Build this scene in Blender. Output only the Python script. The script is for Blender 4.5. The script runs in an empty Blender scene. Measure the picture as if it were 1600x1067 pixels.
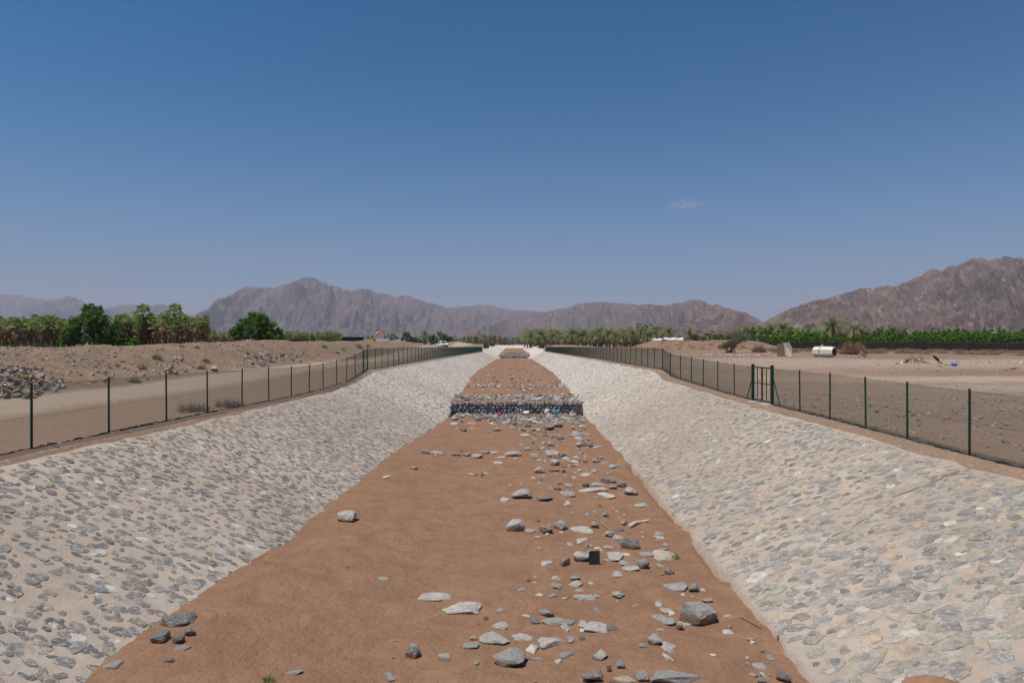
import bpy, bmesh, math, random
import numpy as np
from mathutils import Vector, Matrix, Euler

# ------------------------------------------------------------------ camera, world, sun
S = bpy.context.scene
COL = S.collection
F = 1067.0; VPX = 803.0; HY = 543.0; CZ = 5.3
cam = bpy.data.objects.new('camera', bpy.data.cameras.new('camera'))
COL.objects.link(cam); S.camera = cam
cam.data.lens = 24.0; cam.data.sensor_width = 36.0
cam.location = (0, 0, CZ); cam.rotation_euler = (math.radians(90), 0, 0)
cam.data.shift_x = (800 - VPX) / 1600.0; cam.data.shift_y = (HY - 533.5) / 1600.0
cam.data.clip_start = 0.2; cam.data.clip_end = 60000

SUN_EL = math.radians(71); SUN_AZ = math.radians(-116)      # azimuth from +Y, negative = left
W = bpy.data.worlds.new('World'); S.world = W; W.use_nodes = True
nt = W.node_tree; bg = nt.nodes['Background']
sky = nt.nodes.new('ShaderNodeTexSky'); sky.sky_type = 'NISHITA'; sky.sun_disc = False
sky.sun_elevation = SUN_EL; sky.sun_rotation = SUN_AZ
sky.altitude = 300; sky.air_density = 1.0; sky.dust_density = 1.3; sky.ozone_density = 3.0
hsv = nt.nodes.new('ShaderNodeHueSaturation'); hsv.inputs['Saturation'].default_value = 2.3
hsv.inputs['Value'].default_value = 0.72; hsv.inputs['Hue'].default_value = 0.487
gam = nt.nodes.new('ShaderNodeGamma'); gam.inputs[1].default_value = 1.4; nt.links.new(sky.outputs[0], gam.inputs[0]); nt.links.new(gam.outputs[0], hsv.inputs['Color']); 
def _n(op, a, b):
    n = nt.nodes.new('ShaderNodeMath'); n.operation = op
    for i, v in enumerate((a, b)):
        if isinstance(v, (int, float)): n.inputs[i].default_value = v
        else: nt.links.new(v, n.inputs[i])
    return n.outputs[0]
tcw = nt.nodes.new('ShaderNodeTexCoord'); sxy = nt.nodes.new('ShaderNodeSeparateXYZ'); nt.links.new(tcw.outputs['Generated'], sxy.inputs[0])
zz_ = _n('DIVIDE', _n('MAXIMUM', sxy.outputs[2], 0.0), 0.17)        # dust layer that thins with height, the same all round
fz_ = _n('MULTIPLY', _n('POWER', 2.71828, _n('MULTIPLY', _n('POWER', zz_, 1.5), -1.0)), .88)
mxw = nt.nodes.new('ShaderNodeMix'); mxw.data_type = 'RGBA'; nt.links.new(fz_, mxw.inputs[0]); nt.links.new(hsv.outputs[0], mxw.inputs[6]); mxw.inputs[7].default_value = (5.2, 4.9, 7.0, 1)
nt.links.new(mxw.outputs[2], bg.inputs[0])
bg.inputs[1].default_value = 0.062
sun = bpy.data.objects.new('sun', bpy.data.lights.new('sun', 'SUN')); COL.objects.link(sun)
sun.data.energy = 4.4; sun.data.angle = math.radians(0.55); sun.data.color = (1.0, 0.905, 0.75)
sd = Vector((math.sin(SUN_AZ) * math.cos(SUN_EL), math.cos(SUN_AZ) * math.cos(SUN_EL), math.sin(SUN_EL)))
sun.rotation_euler = sd.to_track_quat('Z', 'Y').to_euler(); sun.location = (0, 0, 60)
S.view_settings.view_transform = 'Standard'; S.view_settings.look = 'None'
S.view_settings.exposure = 0.0; S.view_settings.gamma = 1.0; S.view_settings.use_curve_mapping = False
HAZE = 8.0e-5

rng = np.random.default_rng(7); random.seed(7)

# ------------------------------------------------------------------ helpers
def WX(px, Y): return (px - VPX) / F * Y
def WZ(py, Y): return CZ + (HY - py) / F * Y
def lerp(a, b, t): return a + (b - a) * t
def ip(y, pts): return np.interp(y, [p[0] for p in pts], [p[1] for p in pts])
def sm(a, b, x):
    t = np.clip((np.asarray(x, float) - a) / (b - a), 0, 1); return t * t * (3 - 2 * t)

def _h(ix, iy, seed):
    n = (ix.astype(np.int64) * 374761393 + iy.astype(np.int64) * 668265263 + seed * 1442695041) & 0x7fffffff
    n = ((n ^ (n >> 13)) * 1274126177) & 0x7fffffff
    return ((n ^ (n >> 16)) & 0xffff) / 65535.0
def vnoise(x, y, seed=0):
    x = np.asarray(x, float); y = np.asarray(y, float); x, y = np.broadcast_arrays(x, y)
    xi = np.floor(x); yi = np.floor(y); fx = x - xi; fy = y - yi
    fx = fx * fx * fx * (fx * (fx * 6 - 15) + 10); fy = fy * fy * fy * (fy * (fy * 6 - 15) + 10)
    a = _h(xi, yi, seed); b = _h(xi + 1, yi, seed); c = _h(xi, yi + 1, seed); d = _h(xi + 1, yi + 1, seed)
    return (a + (b - a) * fx + (c - a) * fy + (a - b - c + d) * fx * fy) * 2 - 1
def fbm(x, y, o=4, seed=0, g=0.5):
    s = 0; a = 1; t = 0
    for i in range(o):
        s = s + a * vnoise(x * 2 ** i + 13.7 * i, y * 2 ** i + 7.1 * i, seed + i); t += a; a *= g
    return s / t
def ridged(x, y, o=4, seed=0):
    s = 0; a = 1; t = 0
    for i in range(o):
        n = 1 - np.abs(vnoise(x * 2 ** i + 3.7 * i, y * 2 ** i + 5.1 * i, seed + i)); s = s + a * n * n; t += a; a *= .5
    return s / t

def tag(o, label=None, cat=None, group=None, kind=None):
    if label: o['label'] = label
    if cat: o['category'] = cat
    if group: o['group'] = group
    if kind: o['kind'] = kind
    return o
def link(name, me, mat=None, parent=None, loc=(0, 0, 0)):
    o = bpy.data.objects.new(name, me); COL.objects.link(o); o.location = loc
    if mat is not None and not me.materials:
        for m in (mat if isinstance(mat, (list, tuple)) else [mat]): me.materials.append(m)
    if parent: o.parent = parent
    return o
def empty(name, loc=(0, 0, 0), rz=0.0):
    o = bpy.data.objects.new(name, None); COL.objects.link(o); o.location = loc; o.rotation_euler = (0, 0, rz)
    o.empty_display_size = .2; return o
def copy_tree(o, parent=None):
    c = o.copy(); COL.objects.link(c); c.parent = parent
    for ch in KIDS.get(o.name, []): copy_tree(ch, c)
    return c
KIDS = {}
def kids(root, *parts): KIDS[root.name] = list(parts)
def copy_thing(o, loc, rz=0, sc=1):
    c = o.copy(); COL.objects.link(c); c.location = loc; c.rotation_euler = (0, 0, rz)
    c.scale = (sc, sc, sc) if not isinstance(sc, tuple) else sc
    for ch in o.children:
        d = ch.copy(); COL.objects.link(d); d.parent = c
    return c

class MB:
    """collects geometry for ONE mesh"""
    def __init__(s): s.v = []; s.f = []; s.m = []; s.c = []; s.n = 0
    def add(s, V, Fc, m=0, c=None):
        V = np.asarray(V, float); s.v.append(V)
        for f in Fc: s.f.append([i + s.n for i in f])
        s.m += [m] * len(Fc); s.n += len(V)
        cc = (1, 1, 1) if c is None else c
        s.c.append(np.tile(np.array([[cc[0], cc[1], cc[2], 1.0]]), (len(V), 1)))
    def box(s, c, d, m=0, rot=None, col=None):
        x, y, z = d[0] / 2, d[1] / 2, d[2] / 2
        V = np.array([(a * x, b * y, e * z) for a in (-1, 1) for b in (-1, 1) for e in (-1, 1)])
        if rot is not None: V = V @ np.array(Euler(rot).to_matrix()).T
        s.add(V + np.array(c), [(0, 1, 3, 2), (4, 6, 7, 5), (0, 4, 5, 1), (2, 3, 7, 6), (0, 2, 6, 4), (1, 5, 7, 3)], m, col)
    def tube(s, pts, r, n=6, m=0, col=None, cap=True):
        pts = [Vector(p) for p in pts]; rr = r if isinstance(r, (list, tuple)) else [r] * len(pts)
        V = []; Fc = []
        for i, p in enumerate(pts):
            t = (pts[min(i + 1, len(pts) - 1)] - pts[max(i - 1, 0)]).normalized()
            a = t.cross(Vector((0, 0, 1)));
            if a.length < 1e-3: a = Vector((1, 0, 0))
            a.normalize(); b = t.cross(a)
            for k in range(n):
                th = 2 * math.pi * k / n; V.append(p + (a * math.cos(th) + b * math.sin(th)) * rr[i])
        for i in range(len(pts) - 1):
            for k in range(n): Fc.append((i * n + k, i * n + (k + 1) % n, (i + 1) * n + (k + 1) % n, (i + 1) * n + k))
        if cap: Fc.append(tuple(range(n))[::-1]); Fc.append(tuple((len(pts) - 1) * n + k for k in range(n)))
        s.add([tuple(v) for v in V], Fc, m, col)
    def build(s, name, mats, parent=None, loc=(0, 0, 0), smooth=False, cols=False):
        me = s.mesh(name, mats, smooth, cols); return link(name, me, None, parent, loc)
    def mesh(s, name, mats, smooth=False, cols=False):
        me = bpy.data.meshes.new(name)
        V = np.concatenate(s.v); me.from_pydata(V.tolist(), [], s.f)
        for m in (mats if isinstance(mats, (list, tuple)) else [mats]): me.materials.append(m)
        me.polygons.foreach_set('material_index', s.m)
        if smooth: me.polygons.foreach_set('use_smooth', [True] * len(s.f))
        if cols:
            at = me.color_attributes.new('col', 'FLOAT_COLOR', 'POINT')
            at.data.foreach_set('color', np.concatenate(s.c).astype(np.float32).ravel())
        me.update(); return me

def grid_mesh(name, X, Y, Z, mat, smooth=True, keep=None):
    n, m = X.shape; V = np.stack([X, Y, Z], -1).reshape(-1, 3)
    i = np.arange(n * m).reshape(n, m)
    Q = np.stack([i[:-1, :-1], i[1:, :-1], i[1:, 1:], i[:-1, 1:]], -1).reshape(-1, 4)
    a, b, c = V[Q[0][0]], V[Q[0][1]], V[Q[0][2]]
    if np.cross(b - a, c - a)[2] < 0: Q = Q[:, ::-1]
    me = bpy.data.meshes.new(name)
    me.vertices.add(len(V)); me.vertices.foreach_set('co', V.astype(np.float32).ravel())
    me.loops.add(len(Q) * 4); me.loops.foreach_set('vertex_index', Q.astype(np.int32).ravel())
    me.polygons.add(len(Q)); me.polygons.foreach_set('loop_start', np.arange(0, len(Q) * 4, 4, dtype=np.int32))
    me.polygons.foreach_set('loop_total', np.full(len(Q), 4, dtype=np.int32))
    me.polygons.foreach_set('use_smooth', np.full(len(Q), smooth))
    me.materials.append(mat); me.update(); me.validate()
    return link(name, me)

# ------------------------------------------------------------------ materials
def newmat(name):
    m = bpy.data.materials.new(name); m.use_nodes = True
    return m, m.node_tree, m.node_tree.nodes['Principled BSDF']
def N(t, kind, **kw):
    n = t.nodes.new(kind)
    for k, v in kw.items():
        if k in n.inputs: n.inputs[k].default_value = v
        else: setattr(n, k, v)
    return n
def noise(t, co, scale, detail=4, rough=.55, dist=0.0):
    n = N(t, 'ShaderNodeTexNoise'); n.inputs['Scale'].default_value = scale; n.inputs['Detail'].default_value = detail
    n.inputs['Roughness'].default_value = rough; n.inputs['Distortion'].default_value = dist
    t.links.new(co, n.inputs['Vector']); return n.outputs['Fac']
def ramp(t, fac, stops, interp='LINEAR'):
    r = N(t, 'ShaderNodeValToRGB'); r.color_ramp.interpolation = interp
    e = r.color_ramp.elements
    while len(e) < len(stops): e.new(.5)
    for k, (p, c) in enumerate(stops):
        e[k].position = p; e[k].color = (c, c, c, 1) if isinstance(c, (int, float)) else (c[0], c[1], c[2], 1)
    t.links.new(fac, r.inputs[0]); return r.outputs[0]
def mix(t, fac, a, b, mode='MIX'):
    n = N(t, 'ShaderNodeMix', data_type='RGBA', blend_type=mode)
    for s_, v in ((n.inputs[0], fac), (n.inputs[6], a), (n.inputs[7], b)):
        if isinstance(v, (int, float)): s_.default_value = v
        elif isinstance(v, (tuple, list)): s_.default_value = (v[0], v[1], v[2], 1)
        else: t.links.new(v, s_)
    return n.outputs[2]
def math_(t, op, a, b=0.0, c=None):
    n = N(t, 'ShaderNodeMath', operation=op)
    for i, v in enumerate((a, b) if c is None else (a, b, c)):
        if isinstance(v, (int, float)): n.inputs[i].default_value = v
        else: t.links.new(v, n.inputs[i])
    return n.outputs[0]
def bump(t, bs, h, strength, dist, prev=None):
    b = N(t, 'ShaderNodeBump'); b.inputs['Strength'].default_value = strength; b.inputs['Distance'].default_value = dist
    t.links.new(h, b.inputs['Height'])
    if prev is not None: t.links.new(prev, b.inputs['Normal'])
    t.links.new(b.outputs[0], bs.inputs['Normal']); return b.outputs[0]
def coord(t, out='Object'): return N(t, 'ShaderNodeTexCoord').outputs[out]
def sepxyz(t, co):
    s_ = N(t, 'ShaderNodeSeparateXYZ'); t.links.new(co, s_.inputs[0]); return s_.outputs

def plain(name, c, rough=.6, var=.15, scale=6.0, metal=0.0, bmp=0.0):
    m, t, b = newmat(name); co = coord(t)
    n = noise(t, co, scale, 5)
    col = mix(t, ramp(t, n, [(.3, 0.0), (.7, 1.0)]), tuple(x * (1 - var) for x in c), tuple(min(1, x * (1 + var)) for x in c))
    t.links.new(col, b.inputs['Base Color']); b.inputs['Roughness'].default_value = rough; b.inputs['Metallic'].default_value = metal
    b.inputs['Specular IOR Level'].default_value = .3
    if bmp: bump(t, b, n, bmp, .02)
    return m

def m_sand():
    m, t, b = newmat('sand'); co = coord(t)
    big = noise(t, co, .35, 4, .6); mid = noise(t, co, 2.6, 5, .65); fine = noise(t, co, 55, 3, .7)
    c = mix(t, ramp(t, noise(t, co, .9, 5, .7, 1.2), [(.38, 0.0), (.62, 1.0)]), (.220, .118, .069), (.305, .170, .102))
    c = mix(t, ramp(t, mid, [(.40, .0), (.75, .55)]), c, (.180, .100, .064))
    c = mix(t, ramp(t, fine, [(.35, .0), (.75, .5)]), c, (.36, .25, .18))
    sp = N(t, 'ShaderNodeTexVoronoi', feature='F1'); sp.inputs['Scale'].default_value = 9.0; t.links.new(co, sp.inputs['Vector'])
    c = mix(t, ramp(t, sp.outputs['Distance'], [(.035, 1.0), (.06, 0.0)]), c, (.5, .44, .37))
    t.links.new(c, b.inputs['Base Color']); b.inputs['Roughness'].default_value = .95; b.inputs['Specular IOR Level'].default_value = .1
    p = bump(t, b, mid, .7, .12); p = bump(t, b, noise(t, co, 9, 4, .6), .9, .06, p); bump(t, b, fine, .8, .015, p)
    return m
def m_ground():
    m, t, b = newmat('gravel_ground'); co = coord(t); x, y, z = sepxyz(t, co)
    big = noise(t, co, .06, 5, .6); mid = noise(t, co, .7, 6, .65); fine = noise(t, co, 14, 4, .75)
    c = mix(t, ramp(t, big, [(.35, 0.0), (.62, 1.0)]), (.215, .142, .098), (.315, .21, .145))
    c = mix(t, ramp(t, mid, [(.35, .6), (.62, 0.0)]), c, (.165, .128, .106))
    # left: track of pale dust, sandy verge
    wob = math_(t, 'MULTIPLY', noise(t, co, .12, 3), 3.0)
    xw = math_(t, 'ADD', x, wob)
    trk = ramp(t, math_(t, 'MULTIPLY_ADD', xw, 1 / 40.0, 1.0), [(.345, 0.0), (.375, 1.0), (.50, 1.0), (.56, 0.0)])
    ylim = ramp(t, math_(t, 'MULTIPLY', y, 1 / 400.0), [(.95, 1.0), (1.0, 0.0)])
    trk = math_(t, 'MULTIPLY', trk, ylim)
    tc = mix(t, mid, (.36, .28, .212), (.45, .36, .275))
    c = mix(t, trk, c, tc)
    ver = ramp(t, math_(t, 'MULTIPLY_ADD', xw, 1 / 40.0, 1.0), [(.52, 0.0), (.58, 1.0), (.78, 1.0), (.8, 0.0)])
    c = mix(t, math_(t, 'MULTIPLY', ver, math_(t, 'MULTIPLY', ylim, .8)), c, mix(t, mid, (.25, .165, .115), (.33, .225, .155)))
    bm_ = math_(t, 'MULTIPLY', ramp(t, math_(t, 'MULTIPLY_ADD', xw, 1 / 40.0, 1.0), [(.31, 1.0), (.35, 0.0)]), ramp(t, math_(t, 'MULTIPLY', y, 1 / 400.0), [(.5, 1.0), (.6, 0.0)]))
    c = mix(t, bm_, c, mix(t, ramp(t, mid, [(.35, 0.0), (.65, 1.0)]), mix(t, ramp(t, big, [(.4, 0.0), (.6, 1.0)]), (.125, .088, .064), (.175, .108, .066)), mix(t, fine, (.18, .125, .086), (.31, .225, .16))))
    # right: grey gravel spill and pale dusty band
    def boxmask(x0, x1, y0, y1, soft):
        fx = ramp(t, math_(t, 'MULTIPLY', math_(t, 'SUBTRACT', xw, x0), 1 / (x1 - x0)), [(0, 0.0), (soft, 1.0), (1 - soft, 1.0), (1, 0.0)])
        yw = math_(t, 'ADD', y, math_(t, 'MULTIPLY', noise(t, co, .35, 4), 3.5))
        fy = ramp(t, math_(t, 'MULTIPLY', math_(t, 'SUBTRACT', yw, y0), 1 / (y1 - y0)), [(0, 0.0), (soft, 1.0), (1 - soft, 1.0), (1, 0.0)])
        return math_(t, 'MULTIPLY', fx, fy)
    c = mix(t, math_(t, 'MULTIPLY', boxmask(15, 80, 62, 96, .25), .75), c, mix(t, mid, (.33, .265, .22), (.42, .33, .265)))
    c = mix(t, boxmask(15, 80, 49, 57, .3), c, (.38, .29, .22))
    c = mix(t, math_(t, 'MULTIPLY', boxmask(20, 66, 138, 168, .12), .85), c, mix(t, mid, (.17, .10, .065), (.27, .165, .11)))
    c = mix(t, math_(t, 'MULTIPLY', boxmask(38, 140, 84, 135, .12), .6), c, mix(t, mid, (.17, .11, .075), (.25, .17, .12)))
    c = mix(t, math_(t, 'MULTIPLY', boxmask(22, 70, 42, 48.5, .25), ramp(t, mid, [(.35, .15), (.6, .75)])), c, mix(t, fine, (.20, .20, .195), (.40, .39, .37)))
    c = mix(t, math_(t, 'MULTIPLY', boxmask(23, 40, 33, 36, .4), .5), c, (.45, .40, .35))
    c = mix(t, ramp(t, fine, [(.45, 0.0), (.72, .55)]), c, (.44, .36, .29))
    c = mix(t, ramp(t, fine, [(.26, .5), (.42, 0.0)]), c, (.13, .095, .075))
    sp = N(t, 'ShaderNodeTexVoronoi', feature='F1'); sp.inputs['Scale'].default_value = 3.2; sp.inputs['Randomness'].default_value = 1
    t.links.new(co, sp.inputs['Vector'])
    notrk = math_(t, 'SUBTRACT', 1.0, trk)
    c = mix(t, math_(t, 'MULTIPLY', ramp(t, sp.outputs['Distance'], [(.10, 1.0), (.16, 0.0)]), notrk), c, mix(t, sp.outputs['Color'], (.28, .26, .24), (.50, .42, .34)))
    t.links.new(c, b.inputs['Base Color']); b.inputs['Roughness'].default_value = .95; b.inputs['Specular IOR Level'].default_value = .1
    p = bump(t, b, mid, .7, .25); bump(t, b, fine, .7, .05, p)
    return m
def m_mortar():
    m, t, b = newmat('mortar'); co = coord(t); x, y, z = sepxyz(t, co)
    big = noise(t, co, .25, 4); mid = noise(t, co, 2.2, 5, .65); fine = noise(t, co, 24, 4, .7)
    c = mix(t, ramp(t, big, [(.35, 0.0), (.65, 1.0)]), (.37, .305, .248), (.46, .39, .33))
    c = mix(t, ramp(t, mid, [(.3, .55), (.6, 0.0)]), c, (.28, .235, .195))
    c = mix(t, ramp(t, fine, [(.55, 0.0), (.8, .5)]), c, (.66, .60, .53))
    # far away the set stones are too small to model: they turn into blotches of the material
    v = N(t, 'ShaderNodeTexVoronoi', feature='F1'); v.inputs['Scale'].default_value = 2.6; t.links.new(co, v.inputs['Vector'])
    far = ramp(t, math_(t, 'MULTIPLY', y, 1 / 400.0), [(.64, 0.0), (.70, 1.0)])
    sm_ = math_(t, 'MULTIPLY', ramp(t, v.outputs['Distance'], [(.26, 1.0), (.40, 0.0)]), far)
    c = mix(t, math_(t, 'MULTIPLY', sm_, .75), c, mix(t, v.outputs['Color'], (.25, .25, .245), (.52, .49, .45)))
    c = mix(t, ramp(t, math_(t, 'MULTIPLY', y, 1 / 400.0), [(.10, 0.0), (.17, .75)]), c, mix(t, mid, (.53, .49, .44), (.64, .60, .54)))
    # orange soil stains in a few places
    st = ramp(t, noise(t, co, .9, 3, .5), [(.68, 0.0), (.74, .6)])
    c = mix(t, st, c, (.42, .30, .21))
    t.links.new(c, b.inputs['Base Color']); b.inputs['Roughness'].default_value = .92; b.inputs['Specular IOR Level'].default_value = .15
    p = bump(t, b, noise(t, co, 5, 5, .65), .8, .05); bump(t, b, fine, .7, .012, p)
    return m
def m_colrock(name, source, veins=True, sc=1.0):
    """rock whose own colour comes from the object's colour or the vertex attribute"""
    m, t, b = newmat(name); co = coord(t)
    if source == 'attr':
        a = N(t, 'ShaderNodeAttribute'); a.attribute_name = 'col'; base = a.outputs['Color']
    else:
        a = N(t, 'ShaderNodeObjectInfo'); base = a.outputs['Color']
        off = N(t, 'ShaderNodeVectorMath', operation='ADD')
        cmb = N(t, 'ShaderNodeCombineXYZ'); rm = math_(t, 'MULTIPLY', a.outputs['Random'], 50.0)
        for k in range(3): t.links.new(rm, cmb.inputs[k])
        t.links.new(co, off.inputs[0]); t.links.new(cmb.outputs[0], off.inputs[1]); co = off.outputs[0]
    n1 = noise(t, co, 3.0 * sc, 6, .65, .6); n2 = noise(t, co, 26 * sc, 4, .7)
    c = mix(t, ramp(t, n1, [(.3, 0.0), (.7, 1.0)]), mix(t, 1.0, base, (.62, .64, .68), 'MULTIPLY'), mix(t, 1.0, base, (1.28, 1.25, 1.2), 'MULTIPLY'))
    c = mix(t, ramp(t, n2, [(.55, 0.0), (.75, .45)]), c, (.48, .46, .43))
    if 'set' in name:
        c = mix(t, ramp(t, noise(t, co, 5.5, 5, .7), [(.49, 0.0), (.66, .7)]), c, (.42, .365, .31))
    if veins:
        w = N(t, 'ShaderNodeTexWave', bands_direction='DIAGONAL'); w.inputs['Scale'].default_value = 1.6 * sc
        w.inputs['Distortion'].default_value = 14; w.inputs['Detail'].default_value = 4; w.inputs['Detail Scale'].default_value = 2.2
        t.links.new(co, w.inputs['Vector'])
        c = mix(t, ramp(t, w.outputs['Fac'], [(.90, 0.0), (.985, .5)]), c, (.60, .58, .54))
        c = mix(t, ramp(t, noise(t, co, 1.7 * sc, 3), [(.56, 0.0), (.68, .55)]), c, (.36, .29, .23))
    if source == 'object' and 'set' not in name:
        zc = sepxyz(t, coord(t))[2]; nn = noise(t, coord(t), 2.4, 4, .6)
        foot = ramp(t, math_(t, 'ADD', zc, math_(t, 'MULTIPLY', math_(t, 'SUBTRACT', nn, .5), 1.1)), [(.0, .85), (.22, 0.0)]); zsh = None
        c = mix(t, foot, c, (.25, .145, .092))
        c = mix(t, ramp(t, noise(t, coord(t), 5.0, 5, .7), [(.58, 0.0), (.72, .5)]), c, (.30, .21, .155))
    t.links.new(c, b.inputs['Base Color']); b.inputs['Roughness'].default_value = .85; b.inputs['Specular IOR Level'].default_value = .25
    p = bump(t, b, n1, .8, .07); bump(t, b, n2, .8, .016, p)
    return m
def m_mount(name, c1, c2, c3, scale):
    m, t, b = newmat(name); co = coord(t); x, y, z = sepxyz(t, co)
    st = N(t, 'ShaderNodeMapping'); st.inputs['Scale'].default_value = (1, .5, .55); t.links.new(co, st.inputs[0])
    n1 = noise(t, st.outputs[0], scale, 8, .62, .8); st2 = N(t, 'ShaderNodeMapping'); st2.inputs['Scale'].default_value = (1, .4, .3); t.links.new(co, st2.inputs[0]); n2 = noise(t, st2.outputs[0], scale * 7, 6, .7, .9); n3 = noise(t, co, scale * 24, 4, .7)
    c = mix(t, ramp(t, n1, [(.38, 0.0), (.62, 1.0)]), c1, c2)
    c = mix(t, ramp(t, n2, [(.50, 0.0), (.66, .8)]), c, c3)
    c = mix(t, ramp(t, n3, [(.35, .55), (.5, 0.0)]), c, tuple(v * .5 for v in c1))
    t.links.new(c, b.inputs['Base Color']); b.inputs['Roughness'].default_value = 1; b.inputs['Specular IOR Level'].default_value = 0
    p = bump(t, b, n1, 1.0, .16 / scale); p = bump(t, b, n2, 1.0, .06 / scale, p); bump(t, b, n3, 1.0, .018 / scale, p)
    return m
def m_leaf(name, c1, c2, trans=.25, rough=.5, scale=1.2):
    m, t, b = newmat(name)
    g = N(t, 'ShaderNodeNewGeometry'); oi = N(t, 'ShaderNodeObjectInfo'); co = coord(t)
    f = math_(t, 'ADD', math_(t, 'MULTIPLY', g.outputs['Random Per Island'], .6), math_(t, 'MULTIPLY', oi.outputs['Random'], .4))
    c = mix(t, f, c1, c2)
    c = mix(t, ramp(t, noise(t, co, scale, 3), [(.4, 0.0), (.62, .5)]), c, tuple(.5 * (a + b_) * 1.15 for a, b_ in zip(c1, c2)))
    t.links.new(c, b.inputs['Base Color']); b.inputs['Roughness'].default_value = rough; b.inputs['Specular IOR Level'].default_value = .3
    tr = N(t, 'ShaderNodeBsdfTranslucent'); t.links.new(c, tr.inputs[0])
    ms = N(t, 'ShaderNodeMixShader'); ms.inputs[0].default_value = trans
    out = t.nodes['Material Output']; t.links.new(b.outputs[0], ms.inputs[1]); t.links.new(tr.outputs[0], ms.inputs[2]); t.links.new(ms.outputs[0], out.inputs[0])
    return m

M = dict(
    sand=m_sand(), ground=m_ground(), mortar=m_mortar(),
    rock=m_colrock('rock', 'object'), rubble=m_colrock('rubble', 'attr', False), setstone=m_colrock('set_stone', 'attr', False, 1.5),
    setstone_o=m_colrock('set_stone_single', 'object', True, 1.5),
    green=plain('green_paint', (.005, .045, .034), .35, .2, 3), wire=plain('green_wire', (.012, .05, .04), .45, .2, 3),
    darkmesh=plain('dark_mesh_roll', (.03, .04, .035), .9, .3, 8),
    steelwire=plain('galvanised_wire', (.18, .18, .17), .5, .2, 8, .4),
    dark=plain('gabion_core', (.07, .068, .065), .95, .3, 4),
    net=plain('black_shade_net', (.022, .02, .022), .85, .35, .8), netrail=plain('net_rail', (.09, .085, .08), .7),
    trunk=plain('palm_trunk', (.26, .145, .09), .95, .35, 5, 0, .5), bark=plain('bark', (.12, .085, .06), .95, .3, 4, 0, .4),
    fan=m_leaf('fan_leaf', (.11, .18, .035), (.40, .44, .18), .35), deadfan=m_leaf('dead_fan_leaf', (.27, .17, .09), (.46, .32, .19), .15, .9),
    frond=m_leaf('date_frond', (.13, .165, .06), (.30, .32, .15), .28), deadfrond=m_leaf('dry_frond', (.30, .23, .13), (.48, .38, .23), .15, .9),
    leafdark=m_leaf('dark_leaves', (.045, .105, .018), (.135, .25, .042), .35), leafmid=m_leaf('mid_leaves', (.06, .14, .016), (.18, .32, .05), .35),
    leafbright=m_leaf('bright_leaves', (.075, .17, .016), (.20, .36, .045), .32), leafgrey=m_leaf('grey_green_leaves', (.075, .095, .04), (.17, .18, .085), .15, .8),
    banana=m_leaf('banana_leaf', (.055, .13, .015), (.20, .31, .06), .3), bananadead=m_leaf('dry_banana_leaf', (.22, .15, .08), (.34, .25, .14), .1, .9),
    straw=m_leaf('dry_scrub', (.24, .155, .10), (.42, .30, .20), .2, .95), strawgreen=m_leaf('green_scrub', (.17, .20, .06), (.36, .36, .15), .25, .9),
    greybrush=m_leaf('grey_brush', (.20, .15, .12), (.32, .25, .20), .2, .95),
    white=plain('white_fibreglass', (.70, .67, .60), .5, .12, 2), whitepaint=plain('white_vehicle_paint', (.72, .72, .70), .3, .05, 2),
    tarp=plain('white_tarp', (.62, .60, .57), .8, .15, 2), inner=plain('brown_inner_side', (.24, .17, .12), .9, .3, 3),
    glass=plain('dark_glass', (.02, .025, .03), .1, .1, 2), tyre=plain('tyre', (.02, .02, .02), .8, .2, 4),
    orange=plain('orange_machine_paint', (.62, .24, .04), .5, .15, 2), steel=plain('dark_steel', (.09, .08, .075), .6, .3, 3, .3),
    bag=plain('white_plastic_bag', (.78, .70, .68), .35, .12, 9), bluebag=plain('blue_plastic', (.08, .33, .52), .35, .3, 12),
    blue=plain('blue_drum', (.02, .17, .55), .4, .1, 3), pink=plain('pink_cloth', (.62, .07, .17), .7, .2, 6),
    salmon=plain('salmon_plastic', (.70, .25, .24), .6, .15, 6), yellow=plain('yellow_plastic', (.80, .48, .04), .4, .1, 5),
    blackp=plain('black_panel', (.03, .028, .03), .55, .5, 14), blackhose=plain('black_pipe', (.012, .012, .014), .5),
    stick=plain('dry_stick', (.33, .24, .16), .9, .3, 9), cream=plain('bleached_wood', (.62, .54, .44), .8, .2, 7),
    red=plain('rust_red', (.22, .05, .04), .7, .2, 4), graf=plain('faded_red_spray_paint', (.56, .33, .27), .9, .12, 9),
    orsoil=plain('orange_soil', (.29, .165, .095), .95, .2, 5, 0, .3), concrete=plain('pale_concrete', (.52, .45, .39), .9, .12, 5, 0, .3),
    skin=plain('skin', (.22, .12, .08), .6), darkcloth=plain('dark_cloth', (.035, .035, .05), .9), whitecloth=plain('white_cloth', (.75, .74, .72), .9),
    mR=m_mount('mountain_rock_near', (.095, .062, .048), (.215, .148, .112), (.38, .275, .20), .0055),
    mM=m_mount('mountain_rock_mid', (.125, .082, .068), (.195, .132, .105), (.31, .225, .17), .0035),
    mF=m_mount('mountain_rock_far', (.13, .088, .075), (.19, .13, .108), (.29, .21, .17), .002),
)

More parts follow.
